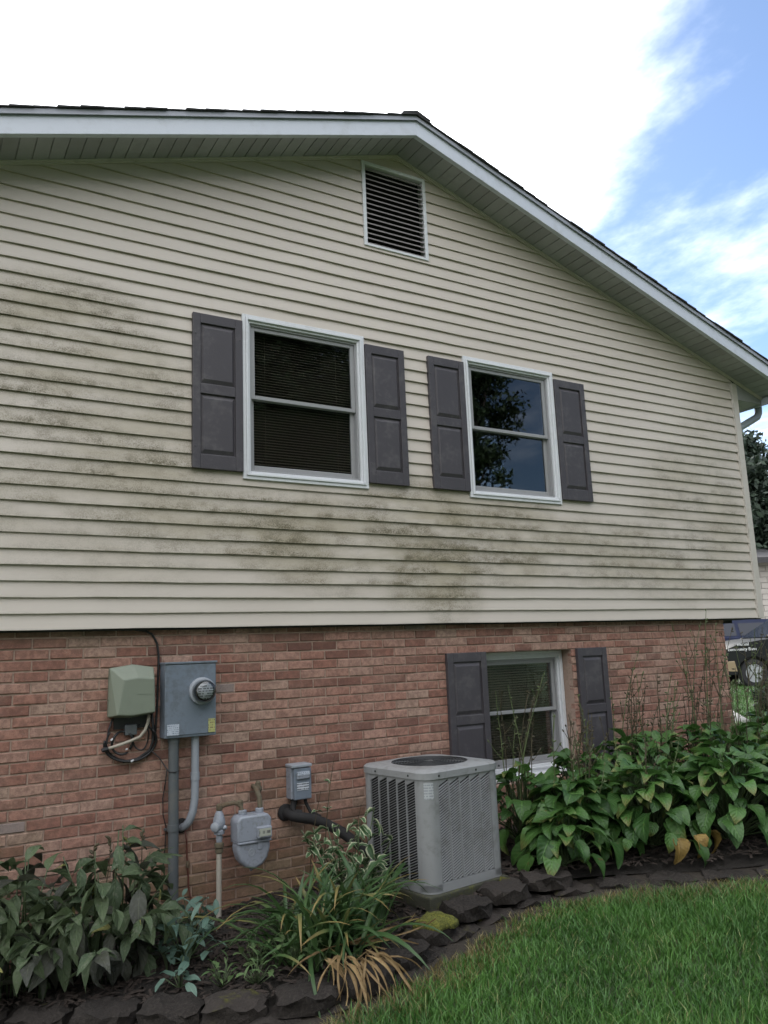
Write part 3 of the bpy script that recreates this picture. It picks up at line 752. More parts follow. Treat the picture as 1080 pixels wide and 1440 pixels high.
# electricity meter
em = thing('electric_meter', (1.68, 0.05, 0.17), 'blue grey electric meter box with round glass meter and conduits', 'electric meter')
b = MB(); b.box(1.507, 1.852, -.08, .05, 1.283, 1.765); b.build('box', M['meterbox'], em, bevel=.006)
b = MB(); b.box(1.500, 1.858, -.092, .052, 1.758, 1.772); b.build('lid_flange', M['meterbox'], em, bevel=.003)
b = MB(); b.box(1.515, 1.844, -.087, -.0805, 1.30, 1.752); b.build('cover', M['meterbox'], em, bevel=.004)
b = MB(); b.lathe((1.748, -.086, 1.576), (0, -1, 0), [(.088, 0), (.09, .012), (.088, .03), (.078, .036), (.074, .036)], 32); b.build('meter_ring', M['pvc'], em, auto=True)
b = MB(); b.lathe((1.748, -.10, 1.576), (0, -1, 0), [(.062, 0), (.062, .062), (.05, .068)], 28); b.build('meter_body', M['black'], em, auto=True)
b = MB(); b.lathe((1.748, -.170, 1.576), (0, -1, 0), [(.054, 0), (.054, .006)], 28); b.build('dial_face', M['meterface'], em, auto=True)
def mat_dome():
    m = bpy.data.materials.new('meter_dome'); m.use_nodes = True; m.node_tree.nodes.clear(); n = N(m.node_tree)
    fr = n.add('ShaderNodeFresnel', {'IOR': 1.5}); g = n.add('ShaderNodeBsdfGlossy', {'Color': (1, 1, 1, 1), 'Roughness': .04}); t = n.add('ShaderNodeBsdfTransparent', {0: (.9, .92, .93, 1)})
    n.add('ShaderNodeOutputMaterial', {0: n.add('ShaderNodeMixShader', {0: n.m('MULTIPLY', fr.outputs[0], 1.6, clamp=True), 1: t.outputs[0], 2: g.outputs[0]}).outputs[0]}); return m
b = MB(); b.lathe((1.748, -.118, 1.576), (0, -1, 0), [(.073, 0), (.072, .05), (.066, .072), (.05, .084), (.02, .089)], 32); b.build('glass_dome', mat_dome(), em, auto=True)
b = MB(); b.box(1.520, 1.598, -.0892, -.0872, 1.302, 1.372); b.build('sticker', M['labelw'], em)
b = MB(); b.box(1.795, 1.842, -.0892, -.0872, 1.304, 1.392); b.build('sticker', M['labely'], em)
b = MB(); b.tube([(1.582, -.02, 1.29), (1.584, -.02, .8), (1.586, -.02, .10)], .033, 14)
for z in (1.27, .72): b.tube([(1.583, -.02, z+.02), (1.583, -.02, z-.02)], .038, 14)
b.build('conduit', M['pipegrey'], em, auto=True)
b = MB(); b.tube([(1.727, -.02, 1.29), (1.727, -.02, 1.0), (1.724, -.02, .88), (1.712, -.018, .80), (1.692, -.008, .745), (1.672, .01, .715), (1.655, .05, .70)], .026, 12)
b.tube([(1.727, -.02, 1.05), (1.727, -.02, 1.0)], .030, 12); b.build('conduit', M['pvc'], em, auto=True)
b = MB(); b.lathe((1.655, .05, .712), (0, -1, -.1), [(.05, 0), (.045, .012), (.03, .016)], 14); b.build('wall_collar', M['rubber'], em, auto=True)
b = MB(); b.box(1.54, 1.626, .012, .046, .70, .712); b.build('strap', M['pipegrey'], em)
b = MB(); b.tube([(1.672, .02, .69), (1.688, .035, .62), (1.695, .036, .45), (1.70, .036, .40), (1.702, .036, .33), (1.72, .03, .24), (1.745, .0, .17)], .0055, 6); b.build('ground_wire', M['copper'], em, smooth=True)
b = MB(); b.lathe((1.697, .034, .45), (0, 0, 1), [(.012, 0), (.014, .02), (.01, .04)], 8); b.build('wire_clamp', M['rusty'], em)

# telephone / cable box
tb = thing('telecom_box', (1.31, 0.05, 1.13), 'olive green telecom box with loose black cable loops hanging below', 'utility box')
b = MB()
fr = [(1.176, 1.445), (1.456, 1.475), (1.444, 1.742), (1.330, 1.765), (1.180, 1.745)]
outer = [(1.168, 1.440), (1.30, 1.428), (1.456, 1.446), (1.452, 1.745), (1.32, 1.768), (1.172, 1.748)]
vs = [(p, .05, q) for p, q in outer]+[(p, .0, q) for p, q in outer]
inner = [(1.205, 1.452), (1.30, 1.444), (1.446, 1.458), (1.440, 1.672), (1.34, 1.682), (1.245, 1.672)]
vs += [(p, -.075, q) for p, q in inner]
fs = [tuple(range(5, -1, -1)), tuple(range(12, 18))]
for o in (0, 6): fs += [(o+i, o+(i+1) % 6, o+6+(i+1) % 6, o+6+i) for i in range(6)]
b.add(vs, fs); b.build('housing', M['tele'], tb, bevel=.008, seg=3)
b = MB(); b.box(1.168, 1.456, .0, .004, 1.585, 1.589); b.box(1.325, 1.445, -.0765, -.0745, 1.575, 1.578); b.build('lid_seam', M['tele'], tb)
b = MB(); b.box(1.275, 1.35, .0, .05, 1.32, 1.385); b.build('splice_block', M['pipegrey'], tb, bevel=.004)
b = MB(); b.box(1.21, 1.44, .03, .052, 1.36, 1.44); b.build('back_plate', M['black'], tb)
def loop(cx, cz, rx, rz, y, n_=26, a0=0, a1=360, dz=0.0):
    return [(cx+rx*math.cos(R(a0+(a1-a0)*i/n_)), y-.012*math.sin(3*R(a0+(a1-a0)*i/n_)), cz+rz*math.sin(R(a0+(a1-a0)*i/n_))+dz*i/n_) for i in range(n_+1)]
for pts, r_ in ((loop(1.315, 1.275, .165, .12, .02, a0=170, a1=395), .008), (loop(1.315, 1.285, .150, .125, .03, a0=150, a1=400), .006),
                (loop(1.26, 1.275, .065, .07, .01, a0=-40, a1=300), .008), (loop(1.38, 1.30, .05, .08, .02, a0=100, a1=420), .005),
                ([(1.45, .03, 1.45), (1.462, .03, 1.35), (1.46, .03, 1.27), (1.44, .03, 1.21), (1.36, .03, 1.165), (1.27, .03, 1.155)], .009),
                ([(1.20, .02, 1.43), (1.175, .02, 1.36), (1.165, .02, 1.28), (1.15, .02, 1.24)], .006)):
    b = MB(); b.tube(pts, r_, 6); b.build('cable_loop', M['black'], tb, smooth=True)
b = MB(); b.tube([(1.427, .0, 1.44), (1.418, .0, 1.39), (1.40, -.005, 1.345), (1.365, -.01, 1.305), (1.31, -.01, 1.285), (1.25, -.01, 1.268), (1.165, -.005, 1.247)], .0105, 8); b.build('tan_cable', M['beige'], tb, smooth=True)
b = MB(); b.lathe((1.17, -.004, 1.248), (-1, 0, -.2), [(.014, 0), (.016, .02), (.012, .04)], 10); b.build('cable_end', M['black'], tb)
b = MB()
for p in ((1.205, 1.31, .6), (1.29, 1.235, -.1), (1.33, 1.163, .3)): b.tube([(p[0], .0, p[1]), (p[0]+.022*math.cos(p[2]+2.2), -.004, p[1]+.022*math.sin(p[2]+2.2)-.02)], .006, 6)
b.build('connector', M['white'], tb)
b = MB(); b.tube([(1.18, .03, 1.40), (1.172, .03, 1.36), (1.17, .02, 1.33)], .005, 6); b.build('red_wire', M['copper'], tb)
b = MB(); b.tube([(1.29, .02, 2.005), (1.34, .03, 1.992), (1.40, .035, 1.985), (1.45, .037, 1.96), (1.483, .037, 1.90), (1.494, .037, 1.82), (1.492, .037, 1.70), (1.488, .037, 1.50), (1.48, .03, 1.40), (1.47, .03, 1.27)], .0075, 8); b.build('feed_cable', M['black'], tb, smooth=True)
b = MB(); b.tube([(1.44, .03, 1.22), (1.50, .02, 1.16), (1.535, .0, 1.10), (1.548, -.04, 1.07), (1.58, -.06, 1.068), (1.615, -.03, 1.07)], .0045, 6)
b.tube([(1.545, .0, 1.08), (1.545, .03, 1.0), (1.53, .037, .9), (1.533, .037, .8), (1.552, .037, .72), (1.548, .036, .6), (1.53, .03, .45)], .0035, 6); b.build('thin_wire', M['black'], tb, smooth=True)
for (bx_, bz, c_) in ((1.10, 1.255, 'pipegrey'),): pass

def _nar(self): self.v = [(2.066+(p[0]-2.066)*.91, p[1], p[2]) for p in self.v]; return self
MB.nar = _nar
# gas meter with regulator
g = thing('gas_meter', (2.05, 0.0, .12), 'grey gas meter hung from its regulator and riser pipe beside brick wall', 'gas meter')
b = MB(); low = [(1.937, .60), (2.186, .60), (2.186, .545), (2.165, .485), (2.125, .445), (2.06, .422), (1.995, .445), (1.957, .488), (1.937, .545)]
b.prism(low, -.215, -.095, lambda p, q, t: (p, t, q)); b.nar().build('lower_case', M['gasgrey'], g, bevel=.022, seg=4, auto=True)
b = MB(); up_ = [(1.930, .60), (2.193, .60), (2.193, .735), (2.165, .765), (1.958, .765), (1.930, .735)]
b.prism(up_, -.225, -.085, lambda p, q, t: (p, t, q)); b.nar().build('upper_case', M['gasgrey'], g, bevel=.014, seg=3, auto=True)
b = MB(); b.box(1.934, 2.190, -.229, -.083, .592, .604); b.nar().build('flange', M['gasgrey'], g, bevel=.004)
b = MB(); b.box(2.070, 2.178, -.262, -.22, .622, .690); b.nar().build('index_box', M['gasgrey'], g, bevel=.006)
b = MB(); b.box(2.080, 2.168, -.2645, -.2625, .632, .680); b.nar().build('index_plate', mat_print('gas_index', (.36, .37, .31), (.06, .06, .06), 60, 30, .44), g)
b = MB(); b.lathe((2.04, -.213, .535), (0, -1, 0), [(.024, 0), (.024, .006), (.018, .006), (.018, .003), (.006, .003), (.006, .007)], 18); b.nar().build('badge', M['pvc'], g)
b = MB(); b.box(2.085, 2.12, -.222, -.212, .545, .60); b.nar().build('hinge_boss', M['gasgrey'], g, bevel=.004)
b = MB(); b.lathe((2.06, -.155, .428), (0, 0, -1), [(.012, 0), (.012, .014), (.008, .02)], 8); b.nar().build('drain_plug', M['gasgrey'], g)
for xx in (2.0, 2.13):
    b = MB(); b.lathe((xx, -.15, .76), (0, 0, 1), [(.026, 0), (.03, .008), (.03, .03), (.022, .034)], 10); b.nar().build('union_nut', M['gasgrey'], g)
b = MB(); b.tube([(2.13, -.15, .79), (2.13, -.14, .86), (2.14, -.06, .90), (2.155, .0, .905), (2.16, .06, .905)], .017, 10); b.build('outlet_pipe', M['rusty'], g, auto=True)
b = MB(); b.lathe((2.165, -.03, .905), (0, 0, 1), [(.012, -.04), (.026, -.02), (.026, .0), (.018, .015), (.02, .03), (.012, .042)], 10); b.build('valve', M['rusty'], g, auto=True)
b = MB(); b.tube([(2.0, -.15, .79), (1.995, -.14, .83), (1.96, -.12, .84), (1.90, -.11, .835), (1.864, -.10, .82), (1.862, -.10, .78)], .016, 10)
for p in ((1.995, -.135, .835), (1.866, -.1, .822)): b.lathe(p, (0, 0, 1), [(.012, -.022), (.023, -.014), (.023, .014), (.012, .022)], 8)
b.build('inlet_pipe', M['rusty'], g, auto=True)
b = MB(); b.lathe((1.863, -.10, .60), (0, 0, 1), [(.018, 0), (.022, .03), (.02, .05), (.034, .055), (.036, .075), (.026, .085), (.036, .095), (.040, .115), (.040, .135), (.034, .16), (.026, .185), (.018, .20)], 14); b.build('regulator', M['gasgrey'], g, auto=True)
b = MB(); b.lathe((1.84, -.115, .705), (-.75, -.65, 0), [(.028, 0), (.03, .012), (.03, .026), (.017, .034)], 16); b.lathe((1.88, -.115, .695), (.7, -.7, 0), [(.014, 0), (.016, .02), (.01, .03)], 10); b.build('diaphragm', M['pvc'], g, auto=True)
b = MB(); b.lathe((1.863, -.10, .535), (0, 0, 1), [(.02, 0), (.026, .006), (.026, .03), (.018, .034), (.03, .04), (.03, .062), (.02, .07)], 10); b.build('shutoff_valve', M['rusty'], g, auto=True)
b = MB(); b.tube([(1.862, -.10, .54), (1.860, -.10, .3), (1.858, -.10, .08)], .0175, 12); b.build('riser_pipe', M['gaspipe'], g, auto=True)

# air conditioner cut-off switch box
dsx = thing('disconnect_box', (2.48, .05, .78), 'small grey disconnect switch box with white label above black hose', 'switch box')
b = MB(); b.box(2.408, 2.552, -.035, .05, .795, 1.012); b.build('box', M['gasgrey'], dsx, bevel=.005)
b = MB(); b.box(2.402, 2.558, -.072, .05, 1.008, 1.030); b.build('lid', M['pvc'], dsx, bevel=.006)
b = MB(); b.box(2.420, 2.553, -.066, -.036, .792, 1.004); b.build('door', M['meterbox'], dsx, bevel=.006)
b = MB(); b.box(2.437, 2.537, -.080, -.066, .930, .982); b.build('handle', M['gasgrey'], dsx, bevel=.006)
b = MB(); b.box(2.441, 2.532, -.0825, -.0805, .957, .978); b.build('sticker', M['labelw'], dsx)
b = MB(); b.box(2.440, 2.530, -.0685, -.0665, .855, .905); b.build('sticker', M['labelink'], dsx)

# refrigerant line set
ls = thing('refrigerant_hose', (2.6, -.05, .5), 'thick black insulated hose running from brick wall to air conditioner', 'hose')
b = MB(); b.tube([(2.40, .05, .70), (2.405, -.0, .695), (2.42, -.04, .685), (2.46, -.06, .675), (2.53, -.08, .66), (2.62, -.11, .625), (2.72, -.16, .565), (2.80, -.24, .49), (2.86, -.33, .43), (2.93, -.40, .40)], .036, 12); b.build('insulated_line', M['rubber'], ls, auto=True)
b = MB(); b.tube([(2.45, -.0, .80), (2.44, -.01, .77), (2.425, -.02, .74), (2.43, -.03, .71), (2.48, -.045, .70)], .022, 10); b.tube([(2.53, .0, .80), (2.53, -.01, .76), (2.55, -.04, .70), (2.62, -.06, .66)], .013, 8); b.build('whip_conduit', M['rubber'], ls, auto=True)
b = MB(); b.lathe((2.40, .05, .70), (0, -1, 0), [(.06, 0), (.055, .012), (.04, .02)], 14); b.build('wall_seal', M['rubber'], ls, auto=True)

# ------------------------------------------------------------------ air conditioner
M['ac'] = plain('ac_paint', (0.25, 0.255, 0.257), .42, .05, 4, dirt=((0.14, 0.14, 0.13), .6))
M['coil'] = plain('ac_coil', (0.015, 0.016, 0.017), .7, .2, 20)
AS, AH = 0.685, 0.735; TH = R(8.0); A0 = Vector((2.872, -1.045, 0.300))
ac = thing('air_conditioner', A0, 'grey outdoor air conditioner with slanted louvres and round fan grille on top', 'air conditioner')
ac.rotation_euler = (0, 0, TH)
class LB_(MB):          # local frame of the unit: parts are built about its front-left corner
    def build(s, name, mat, parent, **kw):
        keep = s.v; L0 = wloc(parent); s.v = [(p[0]+L0.x, p[1]+L0.y, p[2]+L0.z) for p in keep]
        return MB.build(s, name, mat, parent, **kw)
def rsq(s_, r_, inset=0.0, k=6):
    pts = []; a = inset; b_ = s_-inset; r_ = max(r_-inset, .005)
    for (cx, cy, st) in ((b_-r_, b_-r_, 0), (a+r_, b_-r_, 90), (a+r_, a+r_, 180), (b_-r_, a+r_, 270)):
        for i in range(k+1):
            an = R(st+90*i/k); pts.append((cx+r_*math.cos(an), cy+r_*math.sin(an)))
    return pts
RC = .085
b = LB_(); b.prism(rsq(AS, RC, .004), 0, .05, lambda p, q, t: (p, q, t)); b.build('base_pan', M['ac'], ac)
b = LB_(); b.prism(rsq(AS, RC, .03), .05, AH-.05, lambda p, q, t: (p, q, t)); b.build('coil', M['coil'], ac)
cw = .062
for ci, (ox, oy, rt) in enumerate(((0, 0, 0), (AS, 0, 90), (AS, AS, 180), (0, AS, 270))):
    mt = Matrix.Translation((ox, oy, 0)) @ Matrix.Rotation(R(rt), 4, 'Z')
    pts = [(.004, RC+cw*.35)]+[(RC-(RC-.004)*math.cos(R(a)), RC-(RC-.004)*math.sin(R(a))) for a in np.linspace(0, 90, 7)]+[(RC+cw*.35, .004)]
    inn = [(p+.016*(1 if p < q else .3), q+.016*(1 if q <= p else .3)) for p, q in reversed(pts)]
    q_ = MB(); q_.prism(pts+inn, .012, AH-.052, lambda p, q, t: tuple(mt @ Vector((p, q, t))))
    b = LB_(); b.add(q_.v, q_.f); b.build('corner_panel', M['ac'], ac, auto=True)
c0 = RC+cw*.35+.002; c1 = AS-c0; ncol = 5; pitch = (c1-c0)/ncol
for side in range(4):
    mt = Matrix.Translation(((0, 0, 0), (AS, 0, 0), (AS, AS, 0), (0, AS, 0))[side]) @ Matrix.Rotation(R(90*side), 4, 'Z')
    fr = MB(); z0, z1 = .055, AH-.055
    fr.box(c0, c1, .006, .014, z1-.012, z1); fr.box(c0, c1, .006, .014, z0-.045, z0)
    rib = .008
    for i in range(ncol+1):
        x = c0+i*pitch; fr.box(max(x-rib/2, c0), min(x+rib/2, c1), .004, .014, z0, z1-.012)
    b = LB_(); b.add([mt @ Vector(v) for v in fr.v], fr.f); pan = b.build('louvre_panel', M['ac'], ac)
    for i in range(ncol):
        xa, xb = c0+i*pitch+rib/2, c0+(i+1)*pitch-rib/2; sl_ = MB(); rise = .036; z = z0-rise; dz = .0165
        tri = [(xa, z1-.012-rise-.004), (xb, z1-.012), (xa, z1-.012)]
        sl_.prism([(xa, z1-.012-rise), (xb, z1-.0121), (xa, z1-.0121)], .006, .012, lambda p, q, t: (p, t, q))
        while z < z1-.012-rise-.008:
            za, zb = z, z+rise
            a_, b_ = max(za, z0), max(zb, z0)
            ta = 0 if za >= z0 else (z0-za)/rise; xs_ = xa+(xb-xa)*ta
            if ta < .9:
                sl_.add([(xs_, .004, a_), (xb, .004, b_), (xb, .013, b_+.0060), (xs_, .013, a_+.0060), (xs_, .004, a_+.0022), (xb, .004, b_+.0022)], [(0, 1, 5, 4), (4, 5, 2, 3), (0, 1, 2, 3)])
            z += dz
        b = LB_(); b.add([mt @ Vector(v) for v in sl_.v], sl_.f); o = b.build('louvre_column', M['ac'], pan)
# top cover with a round opening
K = 56; cx = cy = AS/2; RO = .262
def sqpt(a, inset):
    # rounded square outline by ray casting
    best = None; poly = rsq(AS+.012, RC+.006, inset, 8); poly = [(p-.006, q-.006) for p, q in poly]
    dx, dy = math.cos(a), math.sin(a)
    for (x1, y1), (x2, y2) in zip(poly, poly[1:]+poly[:1]):
        ex, ey = x2-x1, y2-y1; den = dx*ey-dy*ex
        if abs(den) < 1e-9: continue
        t = ((x1-cx)*ey-(y1-cy)*ex)/den; u = ((x1-cx)*dy-(y1-cy)*dx)/den
        if t > 0 and -1e-6 <= u <= 1+1e-6: best = t if best is None else max(best, t)
    return cx+dx*best, cy+dy*best
b = LB_(); vs = []; fs = []
for i in range(K):
    a = 2*math.pi*i/K; ca, sa = math.cos(a), math.sin(a); o0 = sqpt(a, 0); o1 = sqpt(a, .02)
    vs += [(*o0, AH-.058), (*o0, AH-.018), (*o1, AH-.004), (cx+(RO+.02)*ca, cy+(RO+.02)*sa, AH+.006), (cx+RO*ca, cy+RO*sa, AH+.004), (cx+RO*ca, cy+RO*sa, AH-.05)]
for i in range(K):
    for j in range(5): fs.append((i*6+j, ((i+1) % K)*6+j, ((i+1) % K)*6+j+1, i*6+j+1))
b.add(vs, fs); b.build('top_cover', M['ac'], ac, auto=True)
b = LB_()
for r_ in np.linspace(.05, .258, 11): b.tube([(cx+r_*math.cos(2*math.pi*i/36), cy+r_*math.sin(2*math.pi*i/36), AH+.002+.006*(1-r_/.26)) for i in range(37)], .0022, 4, False)
for i in range(12):
    a = 2*math.pi*i/12; b.tube([(cx+.04*math.cos(a), cy+.04*math.sin(a), AH+.008), (cx+.262*math.cos(a), cy+.262*math.sin(a), AH)], .003, 4)
b.build('fan_grille', M['coil'], ac)
b = LB_(); b.lathe((cx, cy, AH-.09), (0, 0, 1), [(.06, 0), (.06, .05), (.045, .06)], 18); b.build('fan_motor', M['coil'], ac)
for i in range(4):
    b = LB_(); a0 = R(90*i); vs = []
    for r_, w0, w1 in ((.06, -.25, .35), (.24, -.5, .45)):
        for w_, zz_ in ((w0, -.02), (w1, .02)): vs.append((cx+r_*math.cos(a0+w_), cy+r_*math.sin(a0+w_), AH-.07+zz_))
    b.add(vs+[(p[0], p[1], p[2]-.003) for p in vs], [(0, 1, 3, 2), (4, 6, 7, 5), (0, 2, 6, 4), (1, 5, 7, 3), (2, 3, 7, 6)]); b.build('fan_blade', M['coil'], ac)
for p, ax in (((.11, -.006, AH-.038), (0, -1, 0)), ((.44, -.006, AH-.038), (0, -1, 0)), ((.66, -.006, AH-.038), (0, -1, 0)), ((-.006, .16, AH-.038), (-1, 0, 0)), ((-.006, .5, AH-.038), (-1, 0, 0))):
    b = LB_(); b.lathe(p, ax, [(.007, -.004), (.007, .003), (.004, .005)], 8); b.build('screw', M['coil'], ac)
# label on the rounded corner
b = LB_(); vs = []; fs = []
for i, a in enumerate(np.linspace(34, 78, 6)):
    for z in (AH-.175, AH-.075): vs.append((RC-(RC-.0025)*math.cos(R(a)), RC-(RC-.0025)*math.sin(R(a)), z))
    if i: fs.append((2*i-2, 2*i, 2*i+1, 2*i-1))
b.add(vs, fs); b.build('sticker', mat_print('ac_label', (.40, .42, .43), (.24, .25, .27), 120, 60, .45), ac)
# pad under the unit
pd = MB(); mt = Matrix.Translation(A0) @ Matrix.Rotation(TH, 4, 'Z')
pd.add([mt @ Vector(v) for v in ((-.02, -.015, -.09), (AS+.0, -.015, -.09), (AS+.06, AS+.06, -.09), (-.02, AS+.06, -.09), (-.02, -.015, -.002), (AS+.0, -.015, -.002), (AS+.0, AS+.06, -.002), (-.02, AS+.06, -.002))],
       [(0, 3, 2, 1), (4, 5, 6, 7), (0, 1, 5, 4), (1, 2, 6, 5), (2, 3, 7, 6), (3, 0, 4, 7)])
M['concrete'] = plain('concrete_pad', (0.045, .045, .03), .95, .3, 8, bd=.004, dirt=((.10, .105, .018), .85))
tag(pd.build('concrete_pad', M['concrete'], bevel=.01), 'mossy concrete pad under the air conditioner', 'pad')
# ================================================================== PLANTS
def leaf_mesh(name, mat, wfn, L, W, ns=6, na=4, fold=.35, droop=.9, wave=.0, twist=0., seed=0):
    """a leaf lying along +X, UV u across and v along"""
    r = np.random.default_rng(seed); ph = r.uniform(0, 6, 3); vs = []; uv = []; fs = []
    x = z = 0.; pt = 0.
    for i in range(ns+1):
        t = i/ns; ang = -droop*(t**1.4)
        if i: x += L/ns*math.cos(ang); z += L/ns*math.sin(ang)
        hw = W/2*wfn(t); tw = twist*t
        for j in range(na+1):
            u = j/na*2-1
            y = u*hw; zz = fold*abs(u)*hw+wave*math.sin(9*t+ph[0]+(1.6 if u > 0 else 0))*abs(u)
            vs.append((x-math.sin(ang)*zz*0.5, y*math.cos(tw)-zz*math.sin(tw), z+zz*math.cos(tw)+y*math.sin(tw))); uv.append((u/2+.5, t))
    for i in range(ns):
        for j in range(na):
            a = i*(na+1)+j; fs.append((a, a+1, a+na+2, a+na+1))
    me = bpy.data.meshes.new(name); me.from_pydata(vs, [], fs)
    l = me.uv_layers.new(name='UVMap')
    for lp in me.loops: l.data[lp.index].uv = uv[lp.vertex_index]
    me.polygons.foreach_set('use_smooth', [True]*len(me.polygons)); me.materials.append(mat)
    return me
heart = lambda t: (math.sin(math.pi*min(1, (t*.94+.03))**.62)**.85)*(1 if t < .97 else .25)+.02
lance = lambda t: math.sin(math.pi*min(1, t*.97+.02)**.8)**1.15+.015
oval = lambda t: math.sin(math.pi*min(1, t*.95+.03)**.9)**.7+.02
strap = lambda t: (min(1, t*9+.45))*(1-t**3.2)**.9+.01
def lmat(az, pitch, roll, loc, s=1.0):
    return Matrix.Translation(loc) @ Matrix.Rotation(az, 4, 'Z') @ Matrix.Rotation(-pitch, 4, 'Y') @ Matrix.Rotation(roll, 4, 'X') @ Matrix.Diagonal((s, s, s, 1))

ML = {}
ML['hosta'] = mat_leaf('hosta_leaf', (0.014, 0.048, 0.011), (0.085, 0.185, 0.042), .46, .9, nv=6, tip=(0.16, 0.16, 0.05), holes=(0.10, .075, .02))
ML['hosta_dead'] = mat_leaf('hosta_dead_leaf', (0.18, 0.12, 0.03), (0.36, 0.24, 0.07), .6, .6, spots=(0.08, .04, .015))
ML['peony'] = mat_leaf('peony_leaf', (0.036, 0.062, 0.03), (0.115, 0.155, 0.075), .62, .7, nv=5, spots=(0.15, 0.165, 0.115))
ML['peony_dark'] = mat_leaf('peony_dark_leaf', (0.024, 0.028, 0.021), (0.075, 0.08, 0.055), .6, .7, nv=5, spots=(0.085, 0.085, 0.08))
ML['peony_yellow'] = mat_leaf('peony_yellow_leaf', (0.20, 0.20, 0.06), (0.30, 0.29, 0.10), .55, .7, nv=5, spots=(0.10, .10, .04))
ML['teal'] = mat_leaf('glaucous_leaf', (0.065, 0.125, 0.095), (0.14, 0.215, 0.17), .55, .4)
ML['varieg'] = mat_leaf('variegated_leaf', (0.030, 0.075, 0.028), (0.065, 0.13, 0.05), .42, .5, margin=(0.40, 0.43, 0.28))
ML['blade'] = mat_leaf('daylily_blade', (0.025, 0.062, 0.020), (0.075, 0.135, 0.045), .42, .5, nv=1, tip=(0.28, 0.19, 0.07))
ML['straw'] = mat_leaf('straw_blade', (0.15, 0.095, 0.045), (0.37, 0.26, 0.12), .65, .5, nv=1, spots=(0.16, .08, .03))
ML['weed'] = mat_leaf('weed_leaf', (0.05, 0.11, 0.035), (0.14, 0.20, 0.08), .5, .4)
M['stem'] = plain('green_stem', (0.045, 0.07, 0.025), .6, .3, 12, bd=0)
M['scape'] = plain('dry_scape', (0.055, 0.045, 0.022), .7, .45, 9, bd=0)
M['scape_green'] = plain('green_scape', (0.075, 0.10, 0.035), .6, .35, 9, bd=0)
M['wood'] = plain('bark_wood', (0.06, 0.045, 0.035), .9, .3, 8, bd=.01, bscale=25)

hm = [leaf_mesh('leaf', ML['hosta'], heart, L, W, 6, 4, f, dr, wv, seed=i) for i, (L, W, f, dr, wv) in enumerate([(.24, .165, .35, .9, .008), (.27, .18, .28, 1.2, .012), (.21, .15, .45, .6, .006), (.25, .155, .5, 1.0, .014), (.22, .16, .2, 1.4, .01)])]
hd = [leaf_mesh('leaf', ML['hosta_dead'], heart, .2, .11, 6, 4, .9, 1.6, .02, .5, seed=i) for i in range(2)]
def bedz(x, y): return float(zl(x))+.095
def hosta(cx, cy, n_, rad, hgt, label, nsc=0, sch=.75, scl=1.0, scm=None, front=-1.57, dead=0):
    z0 = bedz(cx, cy)
    h = thing('hosta_plant', (cx, cy, z0-.02), label, 'hosta', 'hosta plants along the brick wall')
    pet = MB(); rr = random.Random(int(cx*1000+cy*77))
    for i in range(n_):
        t = (i+.5)/n_
        az = i*2.39996+rr.uniform(-.3, .3)
        r_ = rad*(.10+.72*t**.75)*rr.uniform(.85, 1.12); z = z0+hgt*(1.02-.80*t**1.6)*rr.uniform(.88, 1.1)
        pit = R(38-80*t)+rr.uniform(-.28, .28)
        loc = Vector((cx+r_*math.cos(az), cy+r_*math.sin(az), max(z, z0+.09)))
        if loc.y > -.02: continue
        inst('leaf', hm[rr.randrange(5)], h, lmat(az+rr.uniform(-.5, .5), pit, rr.uniform(-.55, .55), loc, scl*rr.uniform(.38, .88)))
        pet.tube([(cx+rr.uniform(-.04, .04), cy+rr.uniform(-.04, .04), z0), ((cx+loc.x)/2+rr.uniform(-.02, .02), (cy+loc.y)/2, z0+(loc.z-z0)*.62), loc], .005, 4, False)
    for i in range(dead):
        a = front+rr.uniform(-.6, .6); loc = Vector((cx+rad*.85*math.cos(a), cy+rad*.85*math.sin(a), z0+.14))
        inst('leaf', hd[i % 2], h, lmat(a, R(-45), rr.uniform(-.8, .8), loc, rr.uniform(.7, 1)))
    pet.build('petioles', M['stem'], h, smooth=True)
    for i in range(nsc):
        a = rr.uniform(0, 6.28); bx_, by_ = cx+.5*rad*rr.random()*math.cos(a), min(cy+.5*rad*rr.random()*math.sin(a), -.06)
        H = sch*rr.uniform(.6, 1.3); lean = Vector((rr.uniform(-.12, .30), rr.uniform(-.14, .06), 0))
        m_ = MB(); P = [Vector((bx_, by_, z0+.1))+lean*(q*q)*H+Vector((0, 0, (H)*q))+Vector((rr.uniform(-.008, .008), rr.uniform(-.008, .008), 0)) for q in np.linspace(0, 1, 7)]
        P = [Vector((p.x, min(p.y, -.03), p.z)) for p in P]
        m_.tube(P, [.0056-.0032*q for q in np.linspace(0, 1, 7)], 5)
        for _ in range(rr.randrange(1, 3)):
            q = rr.randrange(3, 6); d_ = Vector((rr.uniform(-.09, .09), rr.uniform(-.07, .05), rr.uniform(.05, .18)))
            m_.tube([P[q], P[q]+d_*.5+Vector((0, 0, -.01)), P[q]+d_], [.0034, .003, .002], 4)
            e = P[q]+d_; m_.lathe(e, d_.normalized(), [(.002, 0), (.0065, .008), (.006, .02), (.001, .03)], 5)
        for _ in range(6):
            q = rr.uniform(.55, 1); k = int(q*6); e = P[min(k, 5)].lerp(P[min(k, 5)+1], q*6-k if k < 6 else 1); dd = Vector((rr.uniform(-1, 1), rr.uniform(-1, 1), rr.uniform(-.2, 1))).normalized()
            m_.lathe(e, dd, [(.0015, 0), (.006, .009), (.0055, .02), (.001, .028)], 5)
        m_.build('flower_stalk', scm or (M['scape'] if i % 3 else M['scape_green']), h)
    return h
HL = 'broad leaved green hosta with dry flower stalks beside brick wall'
